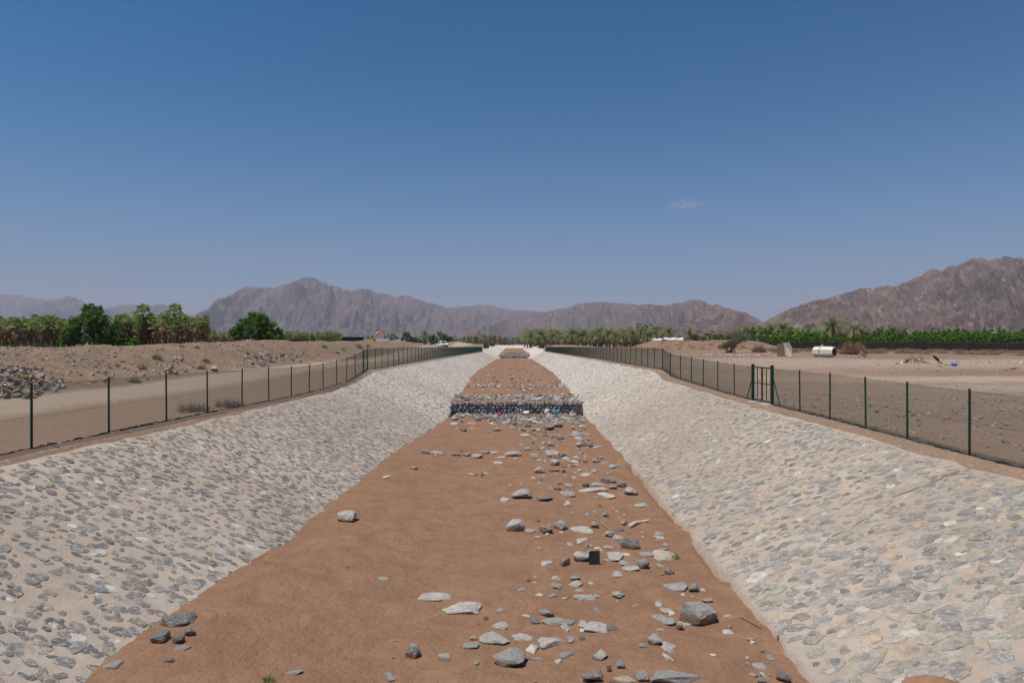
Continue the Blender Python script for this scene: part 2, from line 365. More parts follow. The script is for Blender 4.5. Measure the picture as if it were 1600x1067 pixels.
# ------------------------------------------------------------------ terrain profiles (Y = distance up the channel)
CRL, CRR = 12.4, 11.7                       # crest of the stone banks left / right
def toeR(Y): return ip(Y, [(5, 4.5), (9, 4.6), (23, 5.0), (30, 5.16), (54, 5.4), (90, 5.6), (500, 5.6)])
def toeL(Y): return ip(Y, [(5, 5.0), (54, 4.9), (90, 5.3), (500, 5.3)])
def bed0(Y): return ip(Y, [(0, 0), (53.9, .02), (54.9, .95), (268, .95), (270, 1.9), (290, 3.2), (430, 4.6), (445, 5.0)])
def zbL(Y): return ip(Y, [(-20, 2.55), (18, 2.55), (26, 2.53), (40, 2.42), (46, 2.45), (52, 2.75), (57.5, 3.45), (100, 3.6), (265, 3.85), (275, 4.9), (335, 5.1), (345, 6.0), (440, 6.3), (3000, 8)])
def zbR(Y): return ip(Y, [(-20, 2.35), (18, 2.37), (26, 2.5), (38, 2.6), (48, 2.85), (53, 3.0), (56.5, 3.45), (100, 3.6), (265, 3.85), (275, 4.9), (335, 5.1), (345, 6.0), (440, 6.3), (3000, 8)])
def bankz(side, ax, Y):
    """height of the mortar surface at |X| = ax"""
    cr = CRL if side < 0 else CRR; zt = zbL(Y) if side < 0 else zbR(Y); toe = toeL(Y) if side < 0 else toeR(Y)
    zb = bed0(Y) + (.0 if side < 0 else .13)
    zb = np.where(Y > 50, ip(Y, [(50, 0), (54.3, .95), (266, .95), (275, 1.9), (290, 3.2), (445, 4.8)]), zb)
    t = np.clip((ax - toe) / (cr - toe), -.3, 1.3)
    z = zb + (zt - zb) * t
    z = z - .10 * np.exp(-((t - 1) / .07) ** 2) + .02 * fbm(ax * 1.1, Y * 1.1, 3, 31) + .05 * fbm(ax * .2, Y * .15, 2, 33)
    return z
def sandz(X, Y):
    b = bed0(Y)
    l = ip(Y, [(0, .5), (10, .46), (18, .31), (30, .26), (50, .05), (54.9, .0), (56, .05), (80, .08), (110, .36), (240, .36), (266, .0), (600, 0)])
    r = ip(Y, [(0, .12), (9, .10), (14, .0), (30, .05), (45, .12), (54, .0), (80, .08), (110, .34), (240, .34), (266, 0), (600, 0)])
    e = np.where(X < 0, l * sm(1.5, 5.5, -X), r * sm(1.0, 5.5, X))
    n = .05 * fbm(X * .35, Y * .35, 3, 3) + .028 * fbm(X * 1.5, Y * 1.2, 3, 5) + .012 * fbm(X * 5, Y * 4, 2, 9)
    edge = .08 * fbm(X * .4 + 9, Y * .45, 3, 11) * sm(3.5, 5.5, np.abs(X))
    gap = np.where((X > 0) & (Y > 12.5) & (Y < 30), -.20 * sm(12.5, 15, Y) * np.exp(-((X - toeR(Y) - .02) / .13) ** 2) * sm(-.7, -.1, vnoise(Y * .8, Y * 0, 17)), 0)
    return b + e + n + edge + gap

def gz(X, Y):
    """natural ground outside the channel"""
    X = np.asarray(X, float); Y = np.asarray(Y, float)
    L = -X - CRL; R = X - CRR
    trk = ip(Y, [(-20, 2.35), (0, 2.4), (48, 2.6), (75, 3.1), (130, 3.25), (160, 4.3), (184, 5.0), (300, 5.9), (450, 7.0), (1000, 10.5), (3000, 17), (30000, 30)])
    orch = ip(Y, [(-20, 3.6), (60, 4.2), (110, 4.7), (200, 6.2), (260, 7.4), (320, 7.6), (450, 8.2), (1000, 11.5), (3000, 17), (30000, 30)])
    zl = lerp(zbL(Y), trk, sm(.5, 6, L))
    zl = lerp(zl, orch, sm(24, 40, L))
    crest = ip(Y, [(-20, 4.7), (50, 5.0), (67, 5.2), (75, 5.45), (82, 5.85), (90, 5.7), (100, 6.15), (115, 6.2), (150, 6.4), (180, 6.9), (200, 7.0), (230, 6.5), (320, 6.0)])
    crest = crest + .22 * fbm(Y * .11, 0 * Y, 3, 41)
    cx = ip(Y, [(0, 26.0), (150, 26), (190, 24), (205, 22), (230, 20)])
    w = np.where(L < cx, 10.0, 12.0)
    s = np.exp(-(np.abs(L - cx) / w) ** 2.4)
    s = np.where(L < cx, sm(cx - 11.5, cx - .5, L), s)
    hb = np.maximum(0, crest - zl) * s * ip(Y, [(-20, 1), (215, 1), (260, 0.1), (300, 0)])
    rough = (.26 * fbm(X * .35, Y * .35, 4, 43) - .05 + .16 * ridged(X * .9, Y * .9, 3, 44)) * sm(15, 18, L) * ip(Y, [(0, 1), (300, 1), (400, .3)])
    zl = zl + hb + rough * (np.exp(-((L - cx) / 16.0) ** 2) + .25)
    # cutting of pale soil behind the machines
    zl = zl + 1.6 * np.exp(-((Y - 345) / 12.0) ** 2) * sm(38, 46, L) * (1 - sm(120, 150, L)) * 1.0
    hm = np.exp(-((X + 28) / 9) ** 2 - ((Y - 330) / 22) ** 2) * 2.0
    zl = zl + hm * (1 + .3 * fbm(X * .2, Y * .2, 3, 47))
    fld = ip(Y, [(-20, 2.3), (18, 2.37), (38, 2.55), (52, 2.95), (67, 3.45), (90, 3.87), (105, 4.05), (140, 4.6), (160, 4.8), (250, 5.4), (400, 6.1), (1000, 10.5), (3000, 17), (30000, 30)])
    zr = lerp(zbR(Y), fld, sm(.4, 8, R))
    # brown berm on the right: high in the middle distance, low and scrubby in front of the net wall
    bl = np.exp(-((Y - 152) / 7.0) ** 2) * 2.1 * sm(12, 20, R) * (1 - sm(40, 52, R)) + \
        np.exp(-((Y - (128 - .42 * (X - 50))) / 8.0) ** 2) * .45 * sm(28, 42, R) * (1 - sm(150, 170, R)) * (1 + .55 * fbm(X * .12, Y * .02, 2, 49)) + \
        np.exp(-((Y - 300) / 30.0) ** 2) * .8 * (1 - sm(12, 30, R)) * sm(2, 6, R)
    zr = zr + bl * (1 + .12 * fbm(X * .4, Y * .4, 3, 48))
    zr = zr + .05 * fbm(X * .3, Y * .3, 3, 50) * sm(1, 4, R)
    far = ip(Y, [(440, 6.6), (1000, 10.5), (3000, 17), (30000, 30)])
    z = np.where(X < 0, zl, zr)
    mid = np.abs(X) < 11.7
    z = np.where(mid, far, z)
    return z

# ------------------------------------------------------------------ ground sheets, banks, sand
def steps(a, b, d0, g, cap=1e9):
    out = [a]; d = d0
    while out[-1] < b: out.append(min(b, out[-1] + d)); d = min(cap, d * g)
    return np.array(out)
Ys = np.concatenate([np.arange(-24, 0, 3.0), np.arange(0, 170, .75), steps(170, 25500, 1.2, 1.045)])
for side, cr in ((-1, CRL), (1, CRR)):
    s = np.concatenate([[0.0, .12, .25], np.arange(.5, 60, .5), steps(60, 15200, .8, 1.085)])
    A, B = np.meshgrid(s, Ys); X = cr + A; inw = .08 + .26 * np.abs(fbm(B * .7, B * 0 + side, 3, 83)); X[:, 0] = cr - inw[:, 0]; X[:, 1] = cr - inw[:, 1] + .13; X = side * X
    Z = gz(X, B)
    Z = np.where(A < .05, bankz(side, np.abs(X), B) - .04, Z); Z[:, 1] = bankz(side, np.abs(X[:, 1]), B[:, 1]) + .045; Z[:, 2] = np.maximum(Z[:, 2], bankz(side, cr + .2, B[:, 2]) + .05)
    Z = np.where((A > .05) & (A < 1.6), Z + .05 * np.abs(fbm(X * 1.5, B * 1.1, 3, 61)) * sm(0, .5, A) * (1 - sm(1, 1.6, A)), Z)
    o = grid_mesh('ground', X, B, Z, M['ground']); tag(o, kind='structure')
# centre beyond the channel's end
A, B = np.meshgrid(np.linspace(-12.5, 12.5, 40), steps(447, 25500, 2, 1.06))
o = grid_mesh('ground', A, B, 6.75 + (B - 447) * ip(B, [(447, .004), (25500, .0009)]) + .05 * fbm(A * .3, B * .3, 3, 5), M['ground']); tag(o, kind='structure')

banks = {}
for side, cr in ((-1, CRL), (1, CRR)):
    Yb = np.concatenate([np.arange(4, 70, .22), np.arange(70, 130, .6), np.arange(130, 446, 2.5)])
    t = np.linspace(0, 1, 44)
    A, B = np.meshgrid(t, Yb); toe = toeL(B) if side < 0 else toeR(B)
    ax = toe + (cr + .25 - toe) * A
    jag = ((.16 if side < 0 else .06) * fbm(B * 1.3, B * 0, 3, 71 + side) + .035 * vnoise(B * 6, B * 0, 75)) * (1 - sm(0, .10, A)); ax = ax + jag
    Z = bankz(side, ax, B)
    Z = np.where(A > .985, Z - .05, Z)
    # vertical skirt at the toe
    ax = np.concatenate([ax[:, :1] + .05, ax], 1); B2 = np.concatenate([B[:, :1], B], 1); Z = np.concatenate([Z[:, :1] - .9, Z], 1)
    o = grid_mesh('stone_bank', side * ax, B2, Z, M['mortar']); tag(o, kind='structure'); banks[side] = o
# sand bed, two levels
def sand_sheet(Y):
    A, B = np.meshgrid(np.linspace(-8.2, 7.8, 150), Y)
    return tag(grid_mesh('sand_bed', A, B, sandz(A, B), M['sand']), kind='structure')
sand_sheet(np.arange(4, 54.3, .14))
sand_sheet(np.concatenate([[54.95], np.arange(55.2, 110, .35), np.arange(110, 269, 1.2)]))
sand_sheet(np.concatenate([[270.6], np.arange(272, 446, 2.0)]))
# cross bank that closes the channel at its far end
A, B = np.meshgrid(np.linspace(-12.6, 12.6, 60), np.linspace(0, 1, 14))
o = grid_mesh('stone_bank', A, 441 + 7 * B, 4.7 + 2.15 * np.sin(B * 1.5) + .06 * fbm(A, B * 4, 3, 9), M['mortar']); tag(o, kind='structure')

# ------------------------------------------------------------------ stones set in the banks
def stone_geo(r1, r2, h, n, rs, low=False):
    th = np.sort(np.linspace(0, 2 * np.pi, n, endpoint=False) + rs.uniform(-.28, .28, n))
    rad = rs.uniform(.72, 1.1, n)
    ox, oy = np.cos(th) * rad * r1, np.sin(th) * rad * r2
    V = [(a, b, -.05) for a, b in zip(ox, oy)]
    k = rs.uniform(.80, .92)
    tx, ty = rs.uniform(-.05, .05, 2)
    if low:
        V += [(a * k, b * k, h + (a * tx + b * ty)) for a, b in zip(ox, oy)]
        Fc = [(i, (i + 1) % n, n + (i + 1) % n, n + i) for i in range(n)] + [tuple(range(n, 2 * n))]
    else:
        V += [(a * k, b * k, h * rs.uniform(.65, 1.0) + (a * tx + b * ty)) for a, b in zip(ox, oy)]
        V += [(r1 * rs.uniform(-.2, .2), r2 * rs.uniform(-.2, .2), h * rs.uniform(1.0, 1.3))]
        Fc = [(i, (i + 1) % n, n + (i + 1) % n, n + i) for i in range(n)] + [(n + i, n + (i + 1) % n, 2 * n) for i in range(n)]
    return np.array(V), Fc
def stone_col(side, Y, rs):
    u = rs.random()
    if side < 0:
        if u < .62: c = np.array((.115, .125, .135)) * rs.uniform(.7, 1.5)
        elif u < .84: c = np.array((.16, .145, .12)) * rs.uniform(.8, 1.4)
        elif u < .94: c = np.array((.33, .32, .30)) * rs.uniform(.8, 1.2)
        else: c = np.array((.60, .57, .53)) * rs.uniform(.85, 1.1)
    else:
        if u < .44: c = np.array((.185, .195, .205)) * rs.uniform(.6, 1.4)
        elif u < .66: c = np.array((.31, .275, .235)) * rs.uniform(.8, 1.3)
        elif u < .80: c = np.array((.25, .265, .22)) * rs.uniform(.8, 1.3)
        elif u < .92: c = np.array((.43, .40, .36)) * rs.uniform(.85, 1.15)
        elif u < .97: c = np.array((.52, .38, .25)) * rs.uniform(.8, 1.1)
        else: c = np.array((.62, .60, .56))
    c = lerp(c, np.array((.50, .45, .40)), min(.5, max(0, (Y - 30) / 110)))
    return tuple(c)
for side, cr in ((-1, CRL), (1, CRR)):
    rs = np.random.default_rng(11 + side); ys_, ss_ = [], []
    Y = 6.5
    while Y < 264:
        sp = .285 if Y < 60 else .32 if Y < 110 else .47
        toe = float(toeL(Y) if side < 0 else toeR(Y)); n = int((cr - toe) / (sp * .95))
        k = np.arange(n); ys_.append(Y + rs.uniform(-.13, .13, n)); ss_.append(toe + (k + .5 + (.5 if int(Y / sp) % 2 else 0) + rs.uniform(-.38, .38, n)) * sp * .95); Y += sp
    ys_ = np.concatenate(ys_); ss_ = np.concatenate(ss_); nf = 2600; main = len(ys_); ys_ = np.concatenate([ys_, rs.uniform(7, 42, nf)]); ss_ = np.concatenate([ss_, rs.uniform(4.5, cr, nf)]); fill = np.arange(len(ys_)) >= main; toe = toeL(ys_) if side < 0 else toeR(ys_)
    z_ = bankz(side, ss_, ys_); ok = (rs.random(len(ys_)) > .07) & (ss_ < cr - .2) & (ss_ > toe + .12) & (z_ > sandz(side * ss_, ys_) - .03)
    ys_, ss_, z_, fill = ys_[ok], ss_[ok], z_[ok], fill[ok]; e = .15
    dzx = (bankz(side, ss_ + e, ys_) - bankz(side, ss_ - e, ys_)) / (2 * e) * side; dzy = (bankz(side, ss_, ys_ + e) - bankz(side, ss_, ys_ - e)) / (2 * e)
    px = VPX + side * ss_ / ys_ * F; py = HY - (z_ - CZ) / ys_ * F
    big = np.minimum(np.exp(rs.normal(.04, .31, len(ys_))), 1.6)
    big = np.where(fill, big * .55, big)
    patch = .5 + .5 * fbm(side * ss_ * .35, ys_ * .3, 2, 88)
    vis = (px > -20) & (px < 1620) & (py < 1085); key = np.where(vis, big / ys_, 0); single = set(np.argsort(-key)[:300].tolist())
    mb = MB()
    for i in range(len(ys_)):
        yy = ys_[i]; nrm = Vector((-dzx[i], -dzy[i], 1)).normalized(); th = side * .42 + rs.normal() * .35
        ax_ = Vector((math.cos(th), math.sin(th), 0)); ax_ = (ax_ - nrm * ax_.dot(nrm)).normalized(); ay_ = nrm.cross(ax_)
        B_ = np.array([ax_, ay_, nrm])
        scl = (1.32 if side > 0 and yy < 16 else 1.12 if side > 0 and yy < 26 else 1.0) * (1.1 if yy < 20 else 1.0)
        r1 = .128 * big[i] * scl * rs.uniform(.9, 1.3); r2 = .090 * big[i] * scl * rs.uniform(.85, 1.3); far = yy > 38; r1 *= 1.4 if yy > 110 else 1; r2 *= 1.4 if yy > 110 else 1
        V, Fc = stone_geo(r1, r2, rs.uniform(.002, .016), 6 if far else 9, rs, far); V = V @ B_
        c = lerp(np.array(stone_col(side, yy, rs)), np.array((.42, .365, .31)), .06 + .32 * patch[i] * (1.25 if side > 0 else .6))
        if i in single:
            me = bpy.data.meshes.new('stone'); me.from_pydata(V.tolist(), [], Fc)
            o = link('stone', me, M['setstone_o'], banks[side], (side * ss_[i], yy, z_[i])); o.color = (*c, 1)
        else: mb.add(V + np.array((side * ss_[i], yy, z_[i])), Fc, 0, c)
    o = mb.build('stone_paving', M['setstone'], banks[side], cols=True); tag(o, kind='stuff')

def drape(side, pts, w, mat, name, lift=.012):
    """a narrow ribbon that follows the bank, pts = pixels of the photograph"""
    P = []
    for px, py in pts:
        lo, hi = 5., 200.
        for _ in range(40):
            y = (lo + hi) / 2; x = WX(px, y); z = WZ(py, y)
            if z > float(bankz(side, abs(x), y)): lo = y
            else: hi = y
        P.append(Vector((WX(px, lo), lo, float(bankz(side, abs(WX(px, lo)), lo)) + lift)))
    Q = []
    for a, b in zip(P[:-1], P[1:]):
        n = max(2, int((b - a).length / .12))
        Q += [a.lerp(b, k / n) for k in range(n)]
    Q.append(P[-1]); V = []; Fc = []
    for i, p in enumerate(Q):
        t = (Q[min(i + 1, len(Q) - 1)] - Q[max(i - 1, 0)]).normalized(); s_ = t.cross(Vector((0, 0, 1))).normalized()
        j = w * random.uniform(.35, 1.0)
        for k in (-1, 1):
            q = p + s_ * k * j / 2 + Vector((random.uniform(-.02, .02), random.uniform(-.02, .02), 0)); V.append((q.x, q.y, float(bankz(side, abs(q.x), q.y)) + lift))
    Fc = [(2 * i, 2 * i + 1, 2 * i + 3, 2 * i + 2) for i in range(len(Q) - 1)]
    me = bpy.data.meshes.new(name); me.from_pydata(V, [], Fc); return link(name, me, mat, banks[side])
drape(1, [(1395, 777), (1420, 768), (1450, 757), (1475, 745), (1495, 741), (1520, 741)], .05, M['orsoil'], 'crack')
drape(1, [(1300, 838), (1325, 828), (1350, 812)], .05, M['orsoil'], 'crack')
for pts in ([(1180, 768), (1192, 766), (1205, 768)], [(1186, 772), (1190, 782)], [(1196, 771), (1212, 776)], [(1165, 728), (1180, 724)], [(1140, 750), (1150, 744), (1163, 750)], [(1195, 722), (1203, 718)]):
    drape(1, pts, .06, M['graf'], 'paint_mark')

# ------------------------------------------------------------------ rocks
def rock_mesh(name, seed, n=16, sub=2, disp=.06, flat=1.0):
    rs = np.random.default_rng(seed); bm = bmesh.new()
    for _ in range(n):
        v = rs.normal(size=3); v /= np.linalg.norm(v); v *= rs.uniform(.78, 1.08); v = np.sign(v) * np.abs(v) ** .85
        bm.verts.new((v[0], v[1], v[2] * flat))
    r = bmesh.ops.convex_hull(bm, input=bm.verts)
    for v in [v for v in bm.verts if not v.link_faces]: bm.verts.remove(v)
    if sub:
        bmesh.ops.subdivide_edges(bm, edges=bm.edges, cuts=sub, use_grid_fill=True)
        bmesh.ops.triangulate(bm, faces=bm.faces)
        co = np.array([v.co[:] for v in bm.verts])
        d = disp * fbm(co[:, 0] * 2.2 + seed, co[:, 1] * 2.2 + co[:, 2] * 1.7, 3, seed) + disp * .5 * fbm(co[:, 2] * 4 + seed, co[:, 0] * 3 - co[:, 1] * 3, 2, seed + 5)
        for v, k in zip(bm.verts, d): v.co *= 1 + k * 1.6
        bmesh.ops.smooth_vert(bm, verts=bm.verts, factor=.3, use_axis_x=True, use_axis_y=True, use_axis_z=True)
        if sub > 2:
            d2 = .035 * fbm(co[:, 0] * 9 + seed, co[:, 1] * 9 + co[:, 2] * 8, 2, seed + 9)
            for v, k in zip(bm.verts, d2): v.co *= 1 + k
    else: bmesh.ops.triangulate(bm, faces=bm.faces)
    me = bpy.data.meshes.new(name); bm.to_mesh(me); bm.free(); return me
BOULD = [rock_mesh('rock', 100 + i, 15, 3, .10) for i in range(10)]
LOWR = [rock_mesh('rock', 300 + i, 13, 0) for i in range(12)]
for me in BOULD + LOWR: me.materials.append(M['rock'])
LOWG = [(np.array([v.co[:] for v in me.vertices]), [tuple(p.vertices) for p in me.polygons]) for me in LOWR]
RC = {'g': (.33, .33, .322), 'p': (.47, .45, .42), 'd': (.17, .172, .175), 't': (.46, .38, .29), 'b': (.24, .21, .18)}
FR = {'A': (760, 760, 5), 'B': (600, 920, 4), 'C': (980, 880, 5), 'D': (640, 640, 8), 'E': (820, 640, 7.27), 'G': (200, 900, 6.39), 'Z': (0, 0, 1)}
RL = [
 ('Z',543,806,34,20,'b','p','pale pointed rock lying alone on the open sand left of centre'),
 ('G',510,420,350,150,'b','d','broad cracked dark boulder on top of the pile at the left bank foot'),
 ('G',330,600,200,150,'b','d','dark angular block with a pale dusty top, front left of the left bank pile'),
 ('G',600,560,150,90,'b','d','small dark block at the right end of the pile by the left bank'),
 ('G',500,630,130,110,'b','d','dark broken block leaning at the front of the pile by the left bank'),
 ('G',530,715,150,60,'s','g','flat grey sliver just below the dark pile at the left bank foot'),
 ('G',410,845,110,30,'s','d','thin dark sliver in sand below the pile at the left bank foot'),
 ('Z',178,1038,26,12,'s','g','flat grey stone in sand at the left bank foot, bottom left of photo'),
 ('Z',460,1050,28,8,'s','g','thin buried grey slab beside the small green tuft at bottom left'),
 ('Z',596,905,22,7,'s','g','small flat grey stone half buried in the open sand, middle left'),
 ('Z',606,745,16,6,'s','p','small pale flat stone on sand left of the upper rock row'),
 ('C',540,370,350,230,'b','g','largest boulder in the bed, grey veined, at right near the bank edge'),
 ('C',410,485,70,85,'b','g','small grey rock tucked under the largest boulder'),
 ('C',300,365,90,90,'s','p','pale pointed slab just left of the largest boulder'),
 ('C',290,450,165,90,'s','g','broad greenish grey slab left of the largest boulder'),
 ('A',1110,445,170,115,'b','d','large dark rounded boulder with black shaded right side, mid right'),
 ('A',225,300,150,130,'b','p','pale upright pointed rock at the left end of its row'),
 ('A',585,300,135,85,'b','g','rounded pitted grey boulder in the row right of the pointed rock'),
 ('A',465,325,120,85,'b','b','two toned angular rock between pointed rock and pitted boulder'),
 ('A',280,60,180,85,'b','g','wide rounded grey boulder with dark broken left end'),
 ('A',740,545,150,95,'b','p','pale angular boulder against the left side of the black panel'),
 ('A',620,590,90,85,'b','b','small angular rock with a black face left of the black panel'),
 ('A',1385,550,190,90,'s','t','wide cream slab beside the green tuft at the right bank foot'),
 ('A',1135,38,110,70,'b','p','pale veined boulder close to the right bank foot'),
 ('B',785,435,230,105,'b','g','large grey slab-like rock with dark right edge at bottom centre'),
 ('B',320,50,185,70,'s','p','upper of two long pale slabs left of centre'),
 ('B',495,122,245,75,'s','p','lower and longer of two pale slabs left of centre'),
 ('B',185,385,110,110,'b','g','hooked grey rock half buried at lower left of the rock field'),
 ('B',375,428,90,55,'b','p','small pale pyramid rock at lower left of the rock field'),
 ('B',1305,540,160,90,'b','b','blunt grey brown block cut by the bottom edge beside litter'),
 ('B',1480,565,190,50,'s','t','tan flat slab cut by the bottom edge'),
 ('C',400,905,420,70,'s','g','very long grey slab lying along the bottom edge'),
 ('C',122,880,120,90,'b','g','grey hexagonal block at the left end of the long bottom slab'),
 ('C',1225,885,110,100,'b','d','dark greenish rock at the bottom, nearest the right bank'),
 ('C',212,598,125,85,'b','p','pale rounded rock with brown top below the largest boulder'),
 ('D',185,520,110,75,'b','g','leftmost rock of the upper row, beside the yellow scrap'),
 ('D',1290,550,230,90,'b','g','biggest humped grey rock in the upper row'),
 ('D',55,725,110,50,'b','g','small domed grey rock alone at left, below the upper row'),
 ('E',950,790,200,90,'b','d','dark blocky boulder with pale flat rock behind it, right side'),
 ('E',660,395,200,65,'b','g','long low grey rock with black underside near the gabion wall'),
 ('D',870,800,120,55,'b','d','dark v-shaped rock in the small heap with orange litter'),
]
RS = """A 145 103 75 30 s p;A 450 90 150 50 b d;A 635 55 110 50 s g;A 940 75 120 80 s p;A 1207 143 95 75 s g;A 630 135 70 22 s p;A 930 222 60 38 b g
A 345 340 90 60 s g;A 750 350 170 80 s p;A 755 425 110 60 s p;A 1080 285 75 45 b g;A 1035 400 90 80 s g;A 850 300 70 60 b g;A 965 370 85 55 b p;A 1040 335 80 30 b d
A 475 605 105 50 s p;A 1000 540 140 85 s p;A 1240 530 105 60 s g;A 1350 388 100 50 s p;A 1390 450 70 40 s p;A 1390 495 90 30 b g;A 1075 600 90 85 s g;A 1125 640 130 50 s p
A 1225 605 100 100 b g;A 1355 615 60 45 s p;A 1430 655 80 80 b g;A 1025 685 80 50 s p;A 550 722 60 35 s t;A 690 712 110 40 b g;A 680 760 140 50 s t;A 555 775 100 40 s g
A 725 812 75 30 s p;A 775 873 195 30 s p;A 1030 845 110 50 b p;A 520 852 60 28 s g;A 275 805 80 25 s g;A 955 477 95 22 s g;A 405 392 55 25 s p;A 410 480 55 18 s p;A 180 785 30 20 s g
B 730 135 50 40 s g;B 730 227 110 50 s p;B 1010 152 110 50 b g;B 935 200 90 45 s d;B 1085 205 195 50 s g;B 1240 215 80 70 s p;B 1330 245 170 55 s p;B 1420 245 100 35 b d;B 1325 130 35 55 s g
B 1260 60 150 25 s p;B 1465 35 85 45 b p;B 560 305 60 30 b t;B 540 350 105 50 s g;B 700 310 195 70 s p;B 865 300 120 60 s p;B 1045 340 180 70 s p;B 1165 310 55 110 s g;B 1240 308 45 35 b d
B 950 430 110 32 s g;B 1145 415 110 50 s g;B 1340 410 120 60 b p;B 1480 470 65 60 b g;B 578 462 35 28 s g;B 35 555 85 55 s g;B 60 325 60 14 s g;B 1055 40 50 24 s g;B 1215 10 45 20 s g
C 385 175 180 80 s g;C 520 190 90 85 b g;C 625 288 90 40 b g;C 325 650 110 90 s p;C 125 645 80 40 s g;C 1035 805 105 50 s p;C 985 878 60 30 s p;C 1045 915 75 55 b g;C 805 500 40 30 s g
C 1120 740 60 50 s g;C 940 785 40 30 s p;C 1060 685 60 25 b g;C 960 590 70 30 b p;C 1110 875 25 30 s p
D 320 545 200 40 s g;D 565 560 170 45 b d;D 720 560 120 50 b g;D 850 575 160 75 b p;D 930 525 150 70 b g;D 1050 535 110 50 s g;D 1160 590 110 60 s p;D 1095 655 140 60 s p;D 1340 610 80 50 s p
D 760 800 60 30 s p;D 950 800 80 50 s p;D 1470 490 80 40 b g;D 1400 435 70 25 s g;D 1445 315 110 45 s p;D 1095 245 100 60 b g;D 680 250 90 60 b d;D 610 235 70 30 s g;D 770 237 60 20 s t;D 1015 265 70 40 s g
D 560 110 110 70 b p;D 650 145 50 30 b d;D 560 175 100 25 s p;D 860 115 90 60 b g;D 770 170 100 40 s g;D 1210 160 130 60 b g;D 1290 220 90 40 s g;D 970 70 90 40 s t;D 1570 375 70 40 s g;D 1400 935 50 20 s p;D 1255 945 50 20 s t;D 1320 785 60 25 s g
E 300 395 105 45 b d;E 210 435 80 50 s g;E 40 440 60 35 b g;E 840 430 130 30 s g;E 300 490 180 60 s g;E 110 530 110 90 b g;E 440 520 100 50 b d;E 450 550 130 30 s p;E 335 595 135 90 b p;E 560 595 110 40 s p
E 690 585 60 35 b d;E 810 580 100 50 b g;E 910 600 80 45 s g;E 1040 650 190 35 s g;E 165 690 140 75 b g;E 330 680 150 40 b d;E 440 695 60 45 b d;E 225 750 60 30 s p;E 620 690 60 25 s p;E 690 740 140 35 s p
E 560 770 60 30 s p;E 725 680 60 25 s g;E 190 790 40 20 b d;E 960 725 90 60 s g;E 400 840 80 35 b d;E 370 890 100 50 b d;E 295 890 60 70 s t;E 690 850 90 70 b d;E 510 860 100 35 s g;E 830 855 150 50 s g
E 1010 880 100 60 b g;E 1100 850 120 70 b d;E 760 920 330 35 s p;E 630 290 250 30 s g;E 600 320 80 25 s p;E 120 340 60 30 s g;E 25 285 50 40 s g;E 630 490 60 30 s g;E 700 530 60 20 s p
E 270 195 150 90 b d;E 380 170 130 80 b g;E 660 190 110 60 s g;E 490 100 160 60 s g;E 240 110 120 60 s g;E 60 110 150 60 s g;E 130 140 120 50 s p;E 40 180 120 30 b d;E 650 115 120 40 s g;E 800 265 0 0 s p"""
for r in RS.replace('\n', ';').split(';'):
    p = r.split()
    if len(p) == 7 and float(p[3]) > 5: RL.append((p[0], *map(float, p[1:5]), p[5], p[6], None))

LAND = [(928, 870, 'black panel'), (982, 848, 'large dark boulder'), (1088, 955, 'largest boulder'), (272, 978, 'dark pile by left bank'),
        (805, 820, 'upright pointed rock'), (877, 820, 'pitted grey boulder'), (681, 711, 'yellow scrap'), (1060, 872, 'green tuft by bank foot'),
        (796, 1029, 'big rock at bottom centre'), (724, 950, 'two long pale slabs'), (816, 772, 'wide rounded boulder'), (950, 748, 'dark blocky boulder'),
        (988, 770, 'veined boulder by right bank'), (1010, 817, 'bleached driftwood'), (952, 1045, 'crumpled litter at bottom'), (801, 709, 'upper row humped rock'),
        (822, 641, 'white bag at gabion wall'), (875, 641, 'blue bag at gabion wall'), (750, 741, 'heap with orange litter'), (1010, 1062, 'long bottom slab')]
used = {}
def auto_label(px, py, w, kind, c, Y):
    size = 'tiny' if w * Y / F < .28 else 'small' if w * Y / F < .5 else 'medium' if w * Y / F < .85 else 'broad'
    shp = 'buried slab' if kind == 's' else 'angular rock'
    colr = {'g': 'grey', 'p': 'pale grey', 'd': 'dark grey', 't': 'cream', 'b': 'brown grey'}[c]
    k = min(LAND, key=lambda l: (l[0] - px) ** 2 + (2 * (l[1] - py)) ** 2); dx = px - k[0]; dy = (py - k[1]) * 2
    a = math.degrees(math.atan2(dy, dx)) % 360
    rel = ['right of', 'in front and right of', 'in front of', 'in front and left of', 'left of', 'behind and left of', 'behind', 'behind and right of'][int((a + 22.5) // 45) % 8]
    base = f'{size} {colr} {shp} {rel} {k[2]}'; used.setdefault(base, []).append(1); n = len(used[base])
    if n > 1: base = f'{size} {colr} {shp} {rel} {k[2]}, {["", "", "second", "third", "fourth", "fifth", "sixth"][min(n, 6)]} one'
    return base

